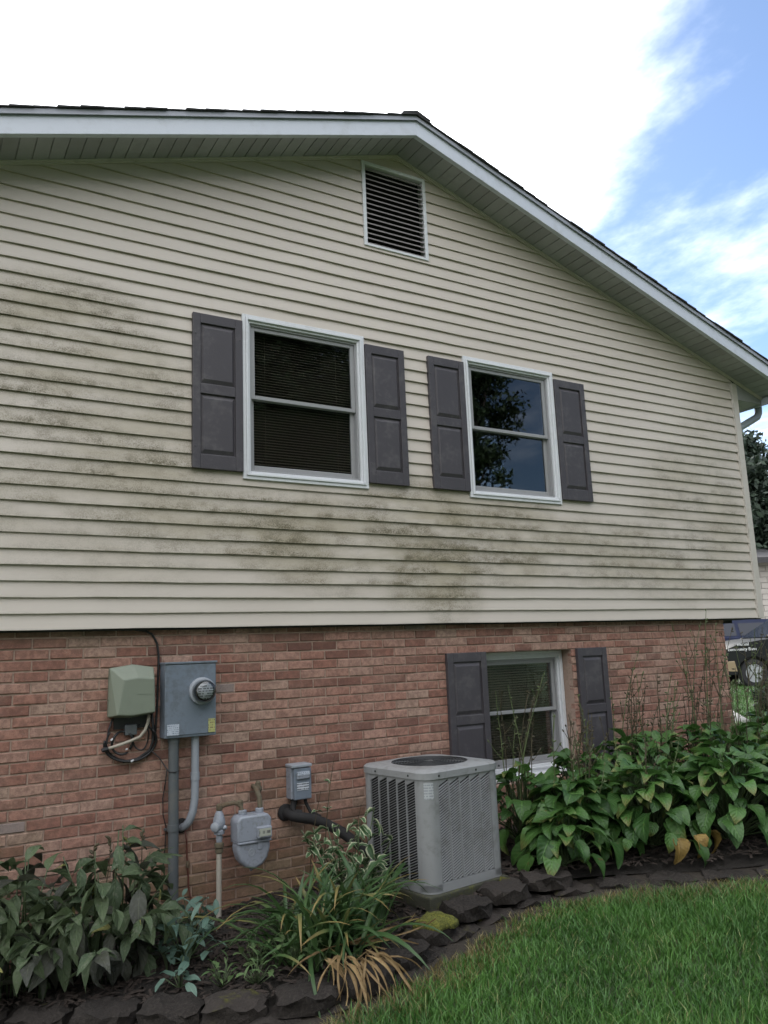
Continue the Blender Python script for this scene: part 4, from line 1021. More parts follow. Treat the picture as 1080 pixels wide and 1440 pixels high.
spots = [(4.22, -.86, 62, .42, .42, 5, .62, 0, 'dark green hosta at the edge of the bed beside the air conditioner'),
         (4.66, -1.14, 70, .46, .46, 2, .5, 3, 'large green hosta with withered yellow brown leaves at its foot'),
         (5.12, -1.46, 70, .48, .48, 0, 0, 0, 'leafy green hosta on the lawn edge without flower stalks'),
         (5.66, -1.66, 60, .48, .48, 1, .6, 0, 'leafy green hosta on the lawn edge without flower stalks'),
         (4.70, -.42, 46, .40, .44, 6, .72, 0, HL), (5.22, -.74, 52, .44, .50, 5, .75, 0, HL), (5.80, -1.02, 48, .44, .50, 6, .85, 0, HL),
         (5.45, -.30, 34, .36, .46, 6, .85, 0, HL), (6.35, -1.25, 46, .46, .50, 5, .85, 0, HL), (6.15, -.46, 38, .40, .46, 9, 1.0, 0, HL), (6.85, -.72, 40, .44, .48, 9, .95, 0, HL),
         (7.45, -.95, 40, .46, .46, 2, .9, 0, HL), (7.35, -.30, 34, .38, .44, 9, .95, 0, HL)]
HB = ['below the lower window', 'below the right hand lower shutter', 'behind the lawn edge hostas', 'against the brick right of the lower shutters', 'standing on the outer side of the hosta row', 'with tall stalks against the brick wall', 'with tall stalks near the house corner', 'at the outer house corner', 'tight against the brick at the house corner']
hi = 0
spots += [(4.12, -.42, 34, .36, .46, 5, .8, 0, 'dark hosta squeezed between the air conditioner and the lower window'), (3.98, -.98, 30, .30, .30, 0, 0, 0, 'low dark hosta at the edging stones right of the air conditioner')]
for (x, y, n_, rad, hg, ns_, sh_, dead, lab) in spots:
    if lab == HL: lab = 'broad leaved green hosta '+HB[hi]; hi += 1
    elif lab.startswith('leafy') and ns_: lab = 'leafy green hosta on the lawn edge with a single flower stalk'
    hosta(x, y-.06, int(n_*1.9)+8, rad, hg*1.1, lab, int(ns_*2.1), sh_*1.15, 1.0, dead=dead)

# ---- grey-green peony at the left
pmesh = [leaf_mesh('leaf', ML[k], lance, L, W, 6, 2, f, dr, wv, seed=i) for i, (k, L, W, f, dr, wv) in enumerate([('peony', .20, .075, .35, .7, .004), ('peony', .175, .066, .5, 1.0, .006), ('peony_dark', .20, .078, .3, .9, .004), ('peony_dark', .16, .066, .4, 1.2, .006), ('peony_yellow', .12, .05, .3, .8, .004)])]
def peony(px_, py_, n_st, rad, hgt, label, seed, heads):
    z0 = bedz(px_, py_)
    py = thing('peony_bush', (px_, py_, z0-.03), label, 'bush', 'peony bushes at the brick wall')
    st = MB(); rr = random.Random(seed); nl = 0
    for k in range(n_st):
        a = k*2.39996; t = (k+.5)/n_st; r_ = rad*math.sqrt(t); bx_, by_ = px_+.08*math.cos(a), py_+.05+.06*math.sin(a)
        tip = Vector((px_+r_*1.2*math.cos(a), min(py_+r_*math.sin(a), -.05), z0+.04+hgt*(1-.68*t)*rr.uniform(.8, 1.12)))
        b0 = Vector((bx_, by_, z0-.03)); mid = Vector(((bx_+tip.x)/2, (by_+tip.y)/2, z0+(tip.z-z0)*.65))
        st.tube([b0, mid, tip], [.006, .005, .003], 5)
        for q in range(10):
            if nl >= 290: break
            f = rr.uniform(.25, 1.02); p = (mid.lerp(tip, (f-.5)*2) if f > .5 else b0.lerp(mid, f*2)); p.z = max(p.z, z0+.09)
            az = a+rr.uniform(-1.7, 1.7); pit = R(rr.uniform(-65, 25)) if f < .95 else R(rr.uniform(-20, 55))
            me = pmesh[4] if rr.random() < .03 else pmesh[rr.choice((2, 3, 2, 0)) if p.z < z0+.24 else rr.choice((0, 1, 0, 1, 2))]
            inst('leaf', me, py, lmat(az, pit, rr.uniform(-.7, .7), p, rr.uniform(.6, 1.2))); nl += 1
    st.build('stems', M['stem'], py, smooth=True)
    for k in range(heads):
        m_ = MB(); x = px_-.1+.09*k; p0 = Vector((x, py_+.1, z0+hgt*.6)); p1 = p0+Vector((.03, .02, .24+.03*(k % 2))); m_.tube([p0, (p0+p1)/2+Vector((.01, 0, 0)), p1], .003, 5)
        for _ in range(4):
            d_ = Vector((rr.uniform(-1, 1), rr.uniform(-1, 1), rr.uniform(0, 1))).normalized(); m_.lathe(p1+Vector((0, 0, -.02*_)), d_, [(.002, 0), (.009, .012), (.008, .028), (.001, .04)], 6)
        m_.build('seed_head', M['scape'], py)
peony(.60, -.40, 29, .36, .66, 'grey green peony bush without seed heads at the brick wall', 5, 0)
peony(1.08, -.56, 29, .38, .72, 'grey green peony bush with seed heads beside the dark conduit', 6, 4)

# ---- glaucous blue-green plants at the front
tmesh = [leaf_mesh('leaf', ML['teal'], oval, .11, .046, 5, 2, .3, .6, .004, seed=3), leaf_mesh('leaf', ML['teal'], lance, .16, .035, 6, 2, .3, 1.1, .004, seed=4)]
def rosette(name, loc, n_, meshes, s, label, cat, pit=(10, 75), spread=.05, group=None):
    h = thing(name, loc, label, cat, group); rr = random.Random(int(loc[0]*997+loc[1]*31)); s_ = MB()
    for i in range(n_):
        a = i*2.39996+rr.uniform(-.4, .4); p = Vector(loc)+Vector((rr.uniform(-spread, spread), rr.uniform(-spread, spread), rr.uniform(.0, spread*1.6)))
        inst('leaf', meshes[rr.randrange(len(meshes))], h, lmat(a, R(rr.uniform(*pit)), rr.uniform(-.4, .4), p, s*rr.uniform(.7, 1.2)))
        s_.tube([(loc[0]+rr.uniform(-.01, .01), loc[1], loc[2]-.02), p], .0025, 4)
    s_.build('stems', M['stem'], h, smooth=True)
    return h
rosette('seaside_plant', (1.44, -.72, .17), 46, tmesh, 1.0, 'bluish green bushy plant at the foot of the dark conduit', 'plant', (-5, 70), .13)
rosette('seaside_plant', (1.33, -1.02, .15), 9, tmesh[:1], .95, 'small pale blue green plant with rounded leaves drooping over edging stone', 'plant', (-35, 25), .07)
rosette('seaside_plant', (1.60, -.42, .19), 34, tmesh[:1], .8, 'low grey green plant between the conduit and the gas riser', 'plant', (0, 75), .12)
wm = [leaf_mesh('leaf', ML['weed'], oval, .055, .026, 4, 2, .3, .7, .002, seed=8), leaf_mesh('leaf', ML['weed'], lance, .08, .016, 5, 2, .3, .8, 0, seed=9)]
for i, (x, y, n_, sp, sc_) in enumerate([(1.74, -1.02, 26, .10, 1), (1.88, -1.18, 34, .10, 1.1), (1.66, -1.24, 18, .08, .9), (2.0, -.75, 22, .10, 1), (1.95, -1.32, 22, .07, 1), (1.52, -1.12, 16, .07, .9)]):
    rosette('weed', (x, y, bedz(x, y)+.02), n_, wm, sc_, 'small light green weed growing from bark mulch', 'weed', (0, 70), sp, 'weeds in the planting bed')

# ---- daylily clump with straw leaves and the variegated plant behind it
bl = [leaf_mesh('leaf', ML['blade'], strap, L, W, 9, 2, .5, dr, 0, tw, seed=i) for i, (L, W, dr, tw) in enumerate([(.52, .024, 1.5, .3), (.45, .026, 1.0, -.3), (.58, .022, 2.0, .5), (.36, .024, .5, .2)])]
sb = [leaf_mesh('leaf', ML['straw'], strap, L, W, 9, 2, .9, dr, .006, tw, seed=i) for i, (L, W, dr, tw) in enumerate([(.40, .016, 2.0, 2.2), (.46, .010, 1.7, -2.4), (.34, .022, 1.6, 1.4), (.5, .010, .6, 1.5)])]
dl = thing('daylily_clump', (2.14, -1.14, .16), 'daylily clump of green strap leaves with straw coloured dead leaves', 'daylily')
rr = random.Random(11)
for i in range(200):
    a = rr.uniform(0, 6.283); p = Vector((2.14+rr.gauss(0, .14), -1.10+rr.gauss(0, .12), .16)); 
    if p.y > -.3: p.y = -.3
    inst('leaf', bl[rr.randrange(4)], dl, lmat(a, R(rr.uniform(35, 88)), rr.uniform(-.5, .5), p, rr.uniform(.8, 1.5)))
for i in range(36):
    a = -1.62+rr.gauss(0, .42); p = Vector((2.12+rr.uniform(-.17, .15), -1.52+rr.uniform(-.05, .12), .215+rr.uniform(0, .05)))
    inst('leaf', sb[rr.randrange(3)], dl, lmat(a, R(rr.uniform(-20, 18)), rr.uniform(-.6, .6), p, rr.uniform(.4, 1.05)))
for i, (a, pt) in enumerate(((-.25, 4), (-.45, -8), (-.1, 12), (-2.75, -6), (-2.9, 8), (.1, 0), (-.6, 5))):
    inst('leaf', sb[3] if i != 3 else bl[0], dl, lmat(a, R(pt), .3*i, Vector((2.16, -1.32, .25)), 1.0+.12*(i % 3)))
vm = [leaf_mesh('leaf', ML['varieg'], oval, .105, .05, 5, 4, .5, .8, .006, seed=i) for i in range(2)]+[leaf_mesh('leaf', ML['varieg'], lance, .13, .042, 6, 4, .5, 1.1, .006, seed=5)]
vg = thing('variegated_plant', (2.52, -.75, .2), 'upright plant with white edged leaves between brick wall and air conditioner', 'plant')
st = MB()
for k in range(19):
    a = k*2.39996; r_ = .30*math.sqrt((k+.5)/19); tip = Vector((2.50+r_*1.15*math.cos(a), min(-.72+r_*.8*math.sin(a), -.12), .22+rr.uniform(.25, .58)))
    if tip.x > 2.80: tip.x = 2.80
    b0 = Vector((2.5+.05*math.cos(a), -.72+.05*math.sin(a), .18)); st.tube([b0, (b0+tip)/2+Vector((0, 0, .05)), tip], [.005, .004, .003], 5)
    for q in range(10):
        f = rr.uniform(.3, 1.0); p = b0.lerp(tip, f); inst('leaf', vm[rr.randrange(3)], vg, lmat(rr.uniform(0, 6.28), R(rr.uniform(-30, 60)), rr.uniform(-.5, .5), p, rr.uniform(.65, 1.1)))
st.build('stems', M['stem'], vg, smooth=True)
for (x, y, hz, n_) in ((2.46, -.20, .86, 9), (2.56, -.22, 1.08, 5), (2.72, -.3, .75, 9)):
    m_ = MB(); P = [Vector((x+.10*q*q, y, .2+(hz-.2)*q)) for q in np.linspace(0, 1, 6)]; m_.tube(P, [.004, .004, .0035, .003, .0025, .0015], 5); m_.build('stalk', M['scape'], vg)
    for q in range(n_): inst('leaf', vm[rr.randrange(2)], vg, lmat(rr.uniform(0, 6.28), R(rr.uniform(-10, 50)), rr.uniform(-.5, .5), P[rr.randrange(2, 5)], rr.uniform(.4, .7)))

ms = MB(); rr = random.Random(3); mz = float(zl(2.74))+.10
ms.lathe((2.74, -1.27, mz), (0, 0, 1), [(.12, 0), (.115, .025), (.09, .045), (.05, .056), (.01, .06)], 22)
ms.v = [(p[0]*1.0+.02*math.sin(p[1]*41), p[1]+.018*math.sin(p[0]*37), p[2]+.008*math.sin(p[0]*60+p[1]*50)+rr.uniform(-.004, .004)) for p in ms.v]
def mat_moss():
    m, n, b = newmat('moss'); p = n.add('ShaderNodeNewGeometry').outputs['Position']; g = n.noise(p, 110.0, 4, .7)
    setin(n, b, Base_Color=n.mix(n.smooth(g, .35, .65), (0.045, .05, .008), (0.17, .17, .025)), Roughness=.95); bump(n, b, g, .012); return m
tag(ms.build('moss_cushion', mat_moss(), smooth=True), 'bright olive moss cushion on edging stone beside the air conditioner', 'moss')

# ================================================================== GRASS
def grass(name, pts, h0, h1, wd, mat, label):
    n_ = len(pts); x, y = pts[:, 0], pts[:, 1]; z = zl(x)
    a = rng.uniform(0, 2*math.pi, n_); lean = rng.uniform(.1, 1.15, n_); h = rng.uniform(h0, h1, n_)*(.75+.5*np.sin(x*3.1+np.sin(y*2.3)*2)*.5+.25); la = rng.uniform(0, 2*math.pi, n_)
    w_ = wd*rng.uniform(.6, 1.2, n_); dx, dy = np.cos(a)*w_/2, np.sin(a)*w_/2; lx, ly = np.cos(la)*lean*h, np.sin(la)*lean*h
    V = np.empty((n_, 5, 3))
    V[:, 0] = np.stack([x-dx, y-dy, z], 1); V[:, 1] = np.stack([x+dx, y+dy, z], 1)
    V[:, 2] = np.stack([x+dx*.75+lx*.35, y+dy*.75+ly*.35, z+h*.6], 1); V[:, 3] = np.stack([x-dx*.75+lx*.35, y-dy*.75+ly*.35, z+h*.6], 1)
    V[:, 4] = np.stack([x+lx, y+ly, z+h*.98], 1)
    me = bpy.data.meshes.new(name); me.vertices.add(n_*5); me.vertices.foreach_set('co', V.ravel())
    base = np.arange(n_)*5
    loops = np.stack([base, base+1, base+2, base+3, base+3, base+2, base+4], 1).ravel()
    me.loops.add(n_*7); me.loops.foreach_set('vertex_index', loops.astype(np.int32))
    st_ = np.stack([np.arange(n_)*7, np.arange(n_)*7+4], 1).ravel()
    me.polygons.add(n_*2); me.polygons.foreach_set('loop_start', st_.astype(np.int32))
    try: me.polygons.foreach_set('loop_total', np.tile([4, 3], n_).astype(np.int32))
    except Exception: pass
    me.update(calc_edges=True); me.validate()
    me.materials.append(mat); o = bpy.data.objects.new(name, me); COL.objects.link(o); return tag(o, label, 'grass', kind='stuff')
def mat_grass(name, a, b_, dry):
    m, n, b = newmat(name)
    rnd = n.add('ShaderNodeNewGeometry').outputs['Random Per Island']; p = n.add('ShaderNodeNewGeometry').outputs['Position']
    c = n.mix(n.m('ADD', n.m('MULTIPLY', rnd, .6), n.m('MULTIPLY', n.smooth(n.noise(p, 2.2, 4), .3, .7), .45)), a, b_)
    c = n.mix(n.m('MULTIPLY', n.m('GREATER_THAN', rnd, .95), .6), c, dry)
    setin(n, b, Base_Color=c, Roughness=.45); b.inputs['Specular IOR Level'].default_value = .35
    return m
M['grass'] = mat_grass('grass_blade', (0.020, 0.072, 0.012), (0.09, 0.205, 0.038), (0.26, 0.24, 0.11))
M['drygrass'] = mat_grass('dry_grass_blade', (0.10, 0.09, 0.03), (0.24, 0.19, 0.08), (0.30, 0.26, 0.14))
c_ = rng.uniform([.9, -5.2], [9.5, 1.0], (420000, 2))
u, v, dd = project(c_[:, 0], c_[:, 1], zl(c_[:, 0]))
keep = (dd > .5) & (u > 250) & (u < 1330) & (v < 1640) & (rng.random(len(c_)) < np.clip(7.0/np.maximum(dd, .1)**1.0-.35, .25, 1))
keep &= ~((c_[:, 1] > -.1) & (c_[:, 0] < 7.9))
c_ = c_[keep]; bd = bed_dist(c_[:, 0], c_[:, 1])
edge = .25+.05*np.sin(c_[:, 0]*5)+.03*np.sin(c_[:, 0]*17+c_[:, 1]*9)
k = (bd > edge) & ((bd > edge+.09) | (rng.random(len(bd)) < .45))
print('grass', k.sum())
grass('lawn_grass', c_[k], .038, .078, .0052, M['grass'], 'short dense green lawn grass in front of the planting bed')
k2 = (bd > edge-.05) & (bd < edge+.2) & (rng.random(len(bd)) < .7)
grass('dry_grass', c_[k2], .03, .06, .005, M['drygrass'], 'dry yellow grass fringe along the bare soil of the bed')
f_ = rng.uniform([7.5, -3.5], [21, 9.5], (90000, 2)); u, v, dd = project(f_[:, 0], f_[:, 1], zl(f_[:, 0]))
kk = (u > 960) & (u < 1260) & ((f_[:, 0] > 9.4) | (f_[:, 1] < -2.6)) & ~((f_[:, 0] < 8.2) & (f_[:, 1] > -.2))
grass('far_grass', f_[kk], .06, .11, .011, M['grass'], 'green grass of the front lawn beyond the house corner')
gb = rng.uniform([2.6, -4.0], [5.0, -1.6], (60, 2)); gb = gb[bed_dist(gb[:, 0], gb[:, 1]) > .3]
grass('tall_grass', gb, .10, .16, .007, M['grass'], 'few taller pale grass blades standing above the lawn')

# ================================================================== TREES
def mat_tree(name, a, b_):
    m, n, b = newmat(name); rnd = n.add('ShaderNodeNewGeometry').outputs['Random Per Island']
    setin(n, b, Base_Color=n.mix(rnd, a, b_), Roughness=.55); b.inputs['Specular IOR Level'].default_value = .3
    return m
M['tree'] = mat_tree('tree_foliage', (0.018, 0.036, 0.014), (0.055, 0.085, 0.03)); M['tree2'] = mat_tree('conifer_foliage', (0.012, 0.022, 0.014), (0.032, 0.05, 0.03))
def tree(x, y, H, rad, label, nclump=70, per=90, ls=.16, base=.3, mat='tree', seed=1, name='tree', cat='tree', group=None, zb=None):
    r = np.random.default_rng(seed); z0 = float(zl(x))-.05 if zb is None else zb
    t_ = thing(name, (x, y, z0), label, cat, group); tk = MB()
    P = [Vector((x+r.normal(0, .06)*i, y+r.normal(0, .06)*i, z0+H*.75*i/5)) for i in range(6)]
    tk.tube(P, [H*.028*(1-.16*i) for i in range(6)], 9)
    cs = []
    for i in range(nclump):
        a = r.uniform(0, 6.283); t = r.uniform(0, 1)**.8; prof = math.sin(math.pi*min(.98, t*.85+.12))**.7
        rr_ = rad*prof*r.uniform(.35, 1.05); c = Vector((x+rr_*math.cos(a), y+rr_*math.sin(a), z0+H*(base+(1-base)*t*.95))); cs.append((c, rad*r.uniform(.16, .30)))
        if i % 5 == 0:
            s_ = P[min(5, 1+int(t*4))]; tk.tube([s_, (s_+c)/2+Vector((0, 0, -.1)), c], [H*.011, H*.007, .01], 5)
    if nclump > 100:
        for i in range(nclump//2): cs.append((cs[i][0].lerp(Vector((x, y, cs[i][0].z)), .5), rad*.26))
        nclump = len(cs)
    tk.build('trunk', M['wood'], t_, smooth=True)
    n_ = nclump*per; C = np.repeat(np.array([tuple(c) for c, _ in cs]), per, 0); rd = np.repeat(np.array([q for _, q in cs]), per)
    d_ = r.normal(0, 1, (n_, 3)); d_ /= np.linalg.norm(d_, axis=1)[:, None]; pos = C+d_*(rd*r.uniform(.3, 1.15, n_))[:, None]*np.array([1, 1, .75])
    u1 = r.normal(0, 1, (n_, 3)); u1 /= np.linalg.norm(u1, axis=1)[:, None]; u2 = np.cross(u1, d_); u2 /= np.linalg.norm(u2, axis=1)[:, None]+1e-9
    s_ = (ls*r.uniform(.6, 1.3, n_))[:, None]
    V = np.stack([pos-u1*s_, pos+u2*s_*.42, pos+u1*s_, pos-u2*s_*.42], 1).reshape(-1, 3)
    me = bpy.data.meshes.new('crown'); me.from_pydata((V-np.array([x, y, z0])).tolist(), [], [(4*i, 4*i+1, 4*i+2, 4*i+3) for i in range(n_)])
    me.materials.append(M[mat]); o = bpy.data.objects.new('crown', me); COL.objects.link(o); o.parent = t_
    return t_
# beyond the front yard
tree(31.4, 16.6, 10.2, 4.2, 'tall dark tree behind the house corner below the downspout', 150, 150, .17, .04, 'tree2', 3)
tree(35.5, 12.5, 10.6, 4.6, 'broad dark tree beyond the neighbouring garage', 140, 140, .19, .05, 'tree2', 4)
tree(29.0, 21.5, 10.0, 3.6, 'dark tree far behind the parked cars', 120, 130, .2, .05, 'tree2', 5)
# across the back yard: trees mirrored in the panes, with unseen ones added to block sky
tree(9.2, -17.0, 14.5, 5.0, 'large leafy tree across the yard mirrored in the blind covered window', 300, 190, .12, .04, 'tree', 6)
tree(15.7, -16.5, 14.0, 2.6, 'leafy tree across the yard mirrored in the bare window', 150, 170, .11, .42, 'tree', 7)
tree(6.0, -24.0, 16.0, 6.0, 'very tall unseen tree added behind the large leafy tree to block the sky', 200, 120, .26, .05, 'tree', 18)  # added to block sky behind the mirrored crown
tree(1.0, -19.0, 11.0, 4.2, 'tall leafy tree at the far left of the back yard', 110, 80, .2, .15, 'tree', 8)
for i, (x, y, s_, src) in enumerate([(-8, -20, 1.0, 1), (-16, -15, .9, 0), (29.5, -17, .95, 0), (33, -6, .85, 1), (-13, -6.5, .8, 0)]):  # unseen copies added to block horizon light and deepen shade below the soffit
    so_ = [t for t in bpy.data.objects if t.name in ('tree.003', 'tree.006')][src]; r_ = so_.copy(); COL.objects.link(r_); r_.location = (x, y, float(zl(x))-.05); r_.rotation_euler = (0, 0, 1.3*i); r_.scale = (s_, s_, s_)
    tag(r_, 'tall unseen tree added round the back yard to block low sky light', 'tree', 'unseen trees added to block low sky light')
    for ch_ in so_.children: c2 = ch_.copy(); COL.objects.link(c2); c2.parent = r_
# low shrub by the rock
tree(12.3, 2.65, .6, .55, 'small dark green shrub beside a pale rock on the front lawn', 26, 110, .05, .05, 'tree2', 9, 'shrub', 'shrub')
rk = MB(); rk.lathe((11.35, 3.15, float(zl(11.35))-.05), (0, 0, 1), [(.30, 0), (.34, .08), (.27, .18), (.12, .24)], 10)
rk.v = [(p[0]+.05*math.sin(p[1]*9), p[1]+.05*math.sin(p[2]*23), p[2]+.02*math.sin(p[0]*31)) for p in rk.v]
tag(rk.build('rock', plain('pale_rock', (.36, .35, .33), .9, .25, 8, bd=.01), smooth=True), 'pale grey rock lying beside the shrub on the lawn', 'rock')

# ================================================================== NEIGHBOUR
nb = thing('neighbour_house', (29.5, 13.5, .8), 'neighbouring house with pale block wall under a dark roof', 'house')
ax = Vector((.84, -.54, 0)); ay = Vector((.54, .84, 0)); o0 = Vector((26.4, 12.9, float(zl(28))-.1))
def nbp(a, b_, c): return o0+ax*a+ay*b_+Vector((0, 0, c))
def obox(mb, a0, a1, b0, b1, c0, c1):
    mb.add([nbp(a, b_, c) for c in (c0, c1) for a, b_ in ((a0, b0), (a1, b0), (a1, b1), (a0, b1))], [(0, 3, 2, 1), (4, 5, 6, 7), (0, 1, 5, 4), (1, 2, 6, 5), (2, 3, 7, 6), (3, 0, 4, 7)])
M['nbwall'] = plain('pale_block', (.46, .42, .38), .85, .1, 3); M['nbjoint'] = plain('block_joint', (.26, .24, .22), .95, .1, 3)
mb = MB(); obox(mb, 0.03, 8, .03, 7, 0, 3.9); wn = mb.build('wall', M['nbjoint'], nb)
nbk = []
for r_ in range(19):
    for c in range(14):
        a0 = max(0, c*.45-(r_ % 2)*.22); a1 = min(6.2, (c+1)*.45-(r_ % 2)*.22-.02)
        if a1-a0 < .1: continue
        if 2.2 < (a0+a1)/2 < 3.4 and 1.0 < r_*.205 < 2.3: continue
        mb = MB(); obox(mb, a0, a1, 0, .05, r_*.205+.01, r_*.205+.195); mb.build('block', M['nbwall'], wn)
mb = MB(); obox(mb, 2.25, 3.35, -.03, .06, 1.05, 2.28); wd_ = mb.build('window', M['white'], nb); mb = MB(); obox(mb, 2.33, 3.27, -.04, -.031, 1.13, 2.2); mb.build('pane', M['glass'], wd_)
mb = MB(); mb.add([nbp(a, b_, c) for a in (-.5, 8.5) for b_, c in ((-.6, 3.75), (3.5, 4.5), (7.6, 3.75), (7.6, 3.95), (3.5, 4.7), (-.6, 3.95))], [(0, 1, 2, 3, 4, 5), (11, 10, 9, 8, 7, 6)]+[(i, 6+i, 6+(i+1) % 6, (i+1) % 6) for i in range(6)])
mb.build('roof', M['shingle'], nb)

# ================================================================== PARKED CARS
M['tyre'] = plain('tyre_rubber', (.016, .016, .017), .8, .2, 10); M['rim'] = plain('alloy_rim', (.38, .39, .41), .3, .05, 8, metal=.85); M['chrome'] = plain('pale_trim', (.62, .64, .66), .3, .03, 5)
M['lamp'] = plain('headlamp_lens', (.5, .5, .5), .15, .05, 5); M['plastic'] = plain('dark_plastic', (.03, .028, .026), .6, .1, 9); M['tan'] = plain('tan_bumper', (.26, .20, .12), .4, .1, 6)
M['car_glass'] = plain('car_glass', (.014, .018, .03), .12, .05, 3, bd=0, spec=.35)
M['redlamp'] = plain('side_marker', (.42, .08, .06), .3, .1, 6)
def paint(name, c):
    m, n, b = newmat(name); p = n.add('ShaderNodeNewGeometry').outputs['Position']
    setin(n, b, Base_Color=n.mix(n.noise(p, 6.0, 3), tuple(x*.8 for x in c), tuple(x*1.2 for x in c)), Roughness=.55); b.inputs['Specular IOR Level'].default_value = .25; b.inputs['Coat Weight'].default_value = .05; b.inputs['Coat Roughness'].default_value = .06
    return m
def car(name, wx, wy, heading, pnt, label, bumper, text=False):
    """built about the near front wheel: +a towards the rear, +b to the far side"""
    z0 = float(zl(wx))+.01
    t_ = thing(name, (wx, wy, z0), label, 'car'); f_ = Vector((math.cos(heading), math.sin(heading), 0)); g_ = Vector((-math.sin(heading), math.cos(heading), 0))
    if g_.dot(Vector((wx, wy, 0))-Vector((CAM.x, CAM.y, 0))) < 0: g_ = -g_
    pt = lambda a, b_, c: Vector((wx, wy, z0))+f_*a+g_*b_+Vector((0, 0, c))
    Wd = 1.86
    def prof_body():
        low = [(-.82, .32), (-.86, .62), (-.80, .84), (-.70, .95), (-.30, 1.10), (.25, 1.17), (.60, 1.20), (2.6, 1.22), (3.75, 1.16), (3.86, .9), (3.86, .42), (3.7, .30)]
        arch = lambda c: [(c+.43*math.cos(R(q)), .33+.43*math.sin(R(q))) for q in range(0, 181, 20)]
        return low+arch(2.95)+[(2.5, .24), (.46, .24)]+arch(0.0)
    pr = prof_body(); k = len(pr); secs = [(0.0, .03), (.10, 0), (Wd-.10, 0), (Wd, .03)]
    mb = MB(); vs = []
    for b_, ins in secs:
        for (a, c) in pr: vs.append(pt(a*(1-ins*.3)+ins*.5, b_, c-(ins if c > .8 else 0)))
    fs = [tuple(range(k)), tuple(range(4*k-1, 3*k-1, -1))]
    for s_ in range(3): fs += [(s_*k+i, s_*k+(i+1) % k, (s_+1)*k+(i+1) % k, (s_+1)*k+i) for i in range(k)]
    mb.add(vs, fs); body = mb.build('body', pnt, t_, auto=True)
    cab = [(.45, 1.17), (1.25, 1.66), (1.7, 1.74), (3.0, 1.72), (3.65, 1.2)]
    mb = MB(); vs = [pt(a, .10+(c-1.17)*.28, c) for a, c in cab]+[pt(a, Wd-.10-(c-1.17)*.28, c) for a, c in cab]
    mb.add(vs, [(0, 1, 2, 3, 4), (9, 8, 7, 6, 5)]+[(i, i+5, (i+1) % 5+5, (i+1) % 5) for i in range(5)]); cb = mb.build('cabin', pnt, t_, auto=True)
    def quad(name, q, mat, par, push=.006):
        vs = [pt(a, b_-push, c) for a, b_, c in q]; mm = MB(); mm.add(vs+[v+g_*.004 for v in vs], [(0, 1, 2, 3), (7, 6, 5, 4)]+[(i, i+4, (i+1) % 4+4, (i+1) % 4) for i in range(4)]); return mm.build(name, mat, par)
    yb = lambda c: .10+(c-1.17)*.28
    for a0, a1, a2, a3 in ((.78, 1.62, 1.62, 1.34), (1.74, 2.6, 2.6, 1.74)):
        quad('side_window', [(a0 if a0 < 1 else a0, yb(1.24), 1.24), (a1, yb(1.24), 1.24), (a2, yb(1.62), 1.62), (a3, yb(1.62), 1.62)], M['car_glass'], cb)
    mm = MB(); vs = [pt(.47, .2, 1.195), pt(.47, Wd-.2, 1.195), pt(1.23, Wd-.33, 1.66), pt(1.23, .33, 1.66)]; vs = [v-f_*.012+Vector((0, 0, .012)) for v in vs]; mm.add(vs, [(0, 1, 2, 3)]); mm.build('windshield', M['car_glass'], cb)
    mm = MB(); mm.tube([pt(.43, .11, 1.19), pt(.85, .17, 1.45), pt(1.24, .25, 1.68)], .028, 6); mm.build('pillar', M['chrome'] if not text else pnt, cb)
    mm = MB(); mm.add([pt(a, b_, c) for a, b_, c in ((-.93, .02, .40), (-.93, Wd-.02, .40), (-.93, Wd-.02, .66), (-.93, .02, .66), (-.42, -.015, .40), (-.42, Wd+.015, .40), (-.47, Wd+.015, .66), (-.47, -.015, .66))], [(0, 1, 2, 3), (4, 0, 3, 7), (1, 5, 6, 2), (3, 2, 6, 7), (0, 4, 5, 1)]); mm.build('bumper', bumper, t_, bevel=.02)
    for b_ in (.0, Wd-.32): quad('headlight', [(-.86, b_, .70), (-.86, b_+.32, .70), (-.79, b_+.32, .84), (-.79, b_, .84)], M['lamp'], t_, 0)
    quad('side_marker', [(.62, 0, .80), (.92, 0, .78), (.92, 0, .90), (.64, 0, .92)], M['redlamp'] if text else M['chrome'], t_, .012)
    quad('trim_strip', [(.50, 0, .66), (2.45, 0, .66), (2.45, 0, .70), (.50, 0, .70)], M['chrome'], t_, .012)
    for a in (.52, 1.68, 2.62): quad('door_seam', [(a, 0, .32), (a+.012, 0, .32), (a+.012, 0, 1.14), (a, 0, 1.14)], M['black'], t_, .004)
    for a in (1.45, 2.42): quad('door_handle', [(a, 0, .98), (a+.16, 0, .98), (a+.16, 0, 1.015), (a, 0, 1.015)], M['chrome'], t_, .02)
    mm = MB(); c_m = pt(.86, -.10, 1.26); mm.lathe(c_m, f_, [(.03, -.04), (.085, -.02), (.09, .03), (.05, .06)], 10); mm.build('side_mirror', pnt, t_, smooth=True)
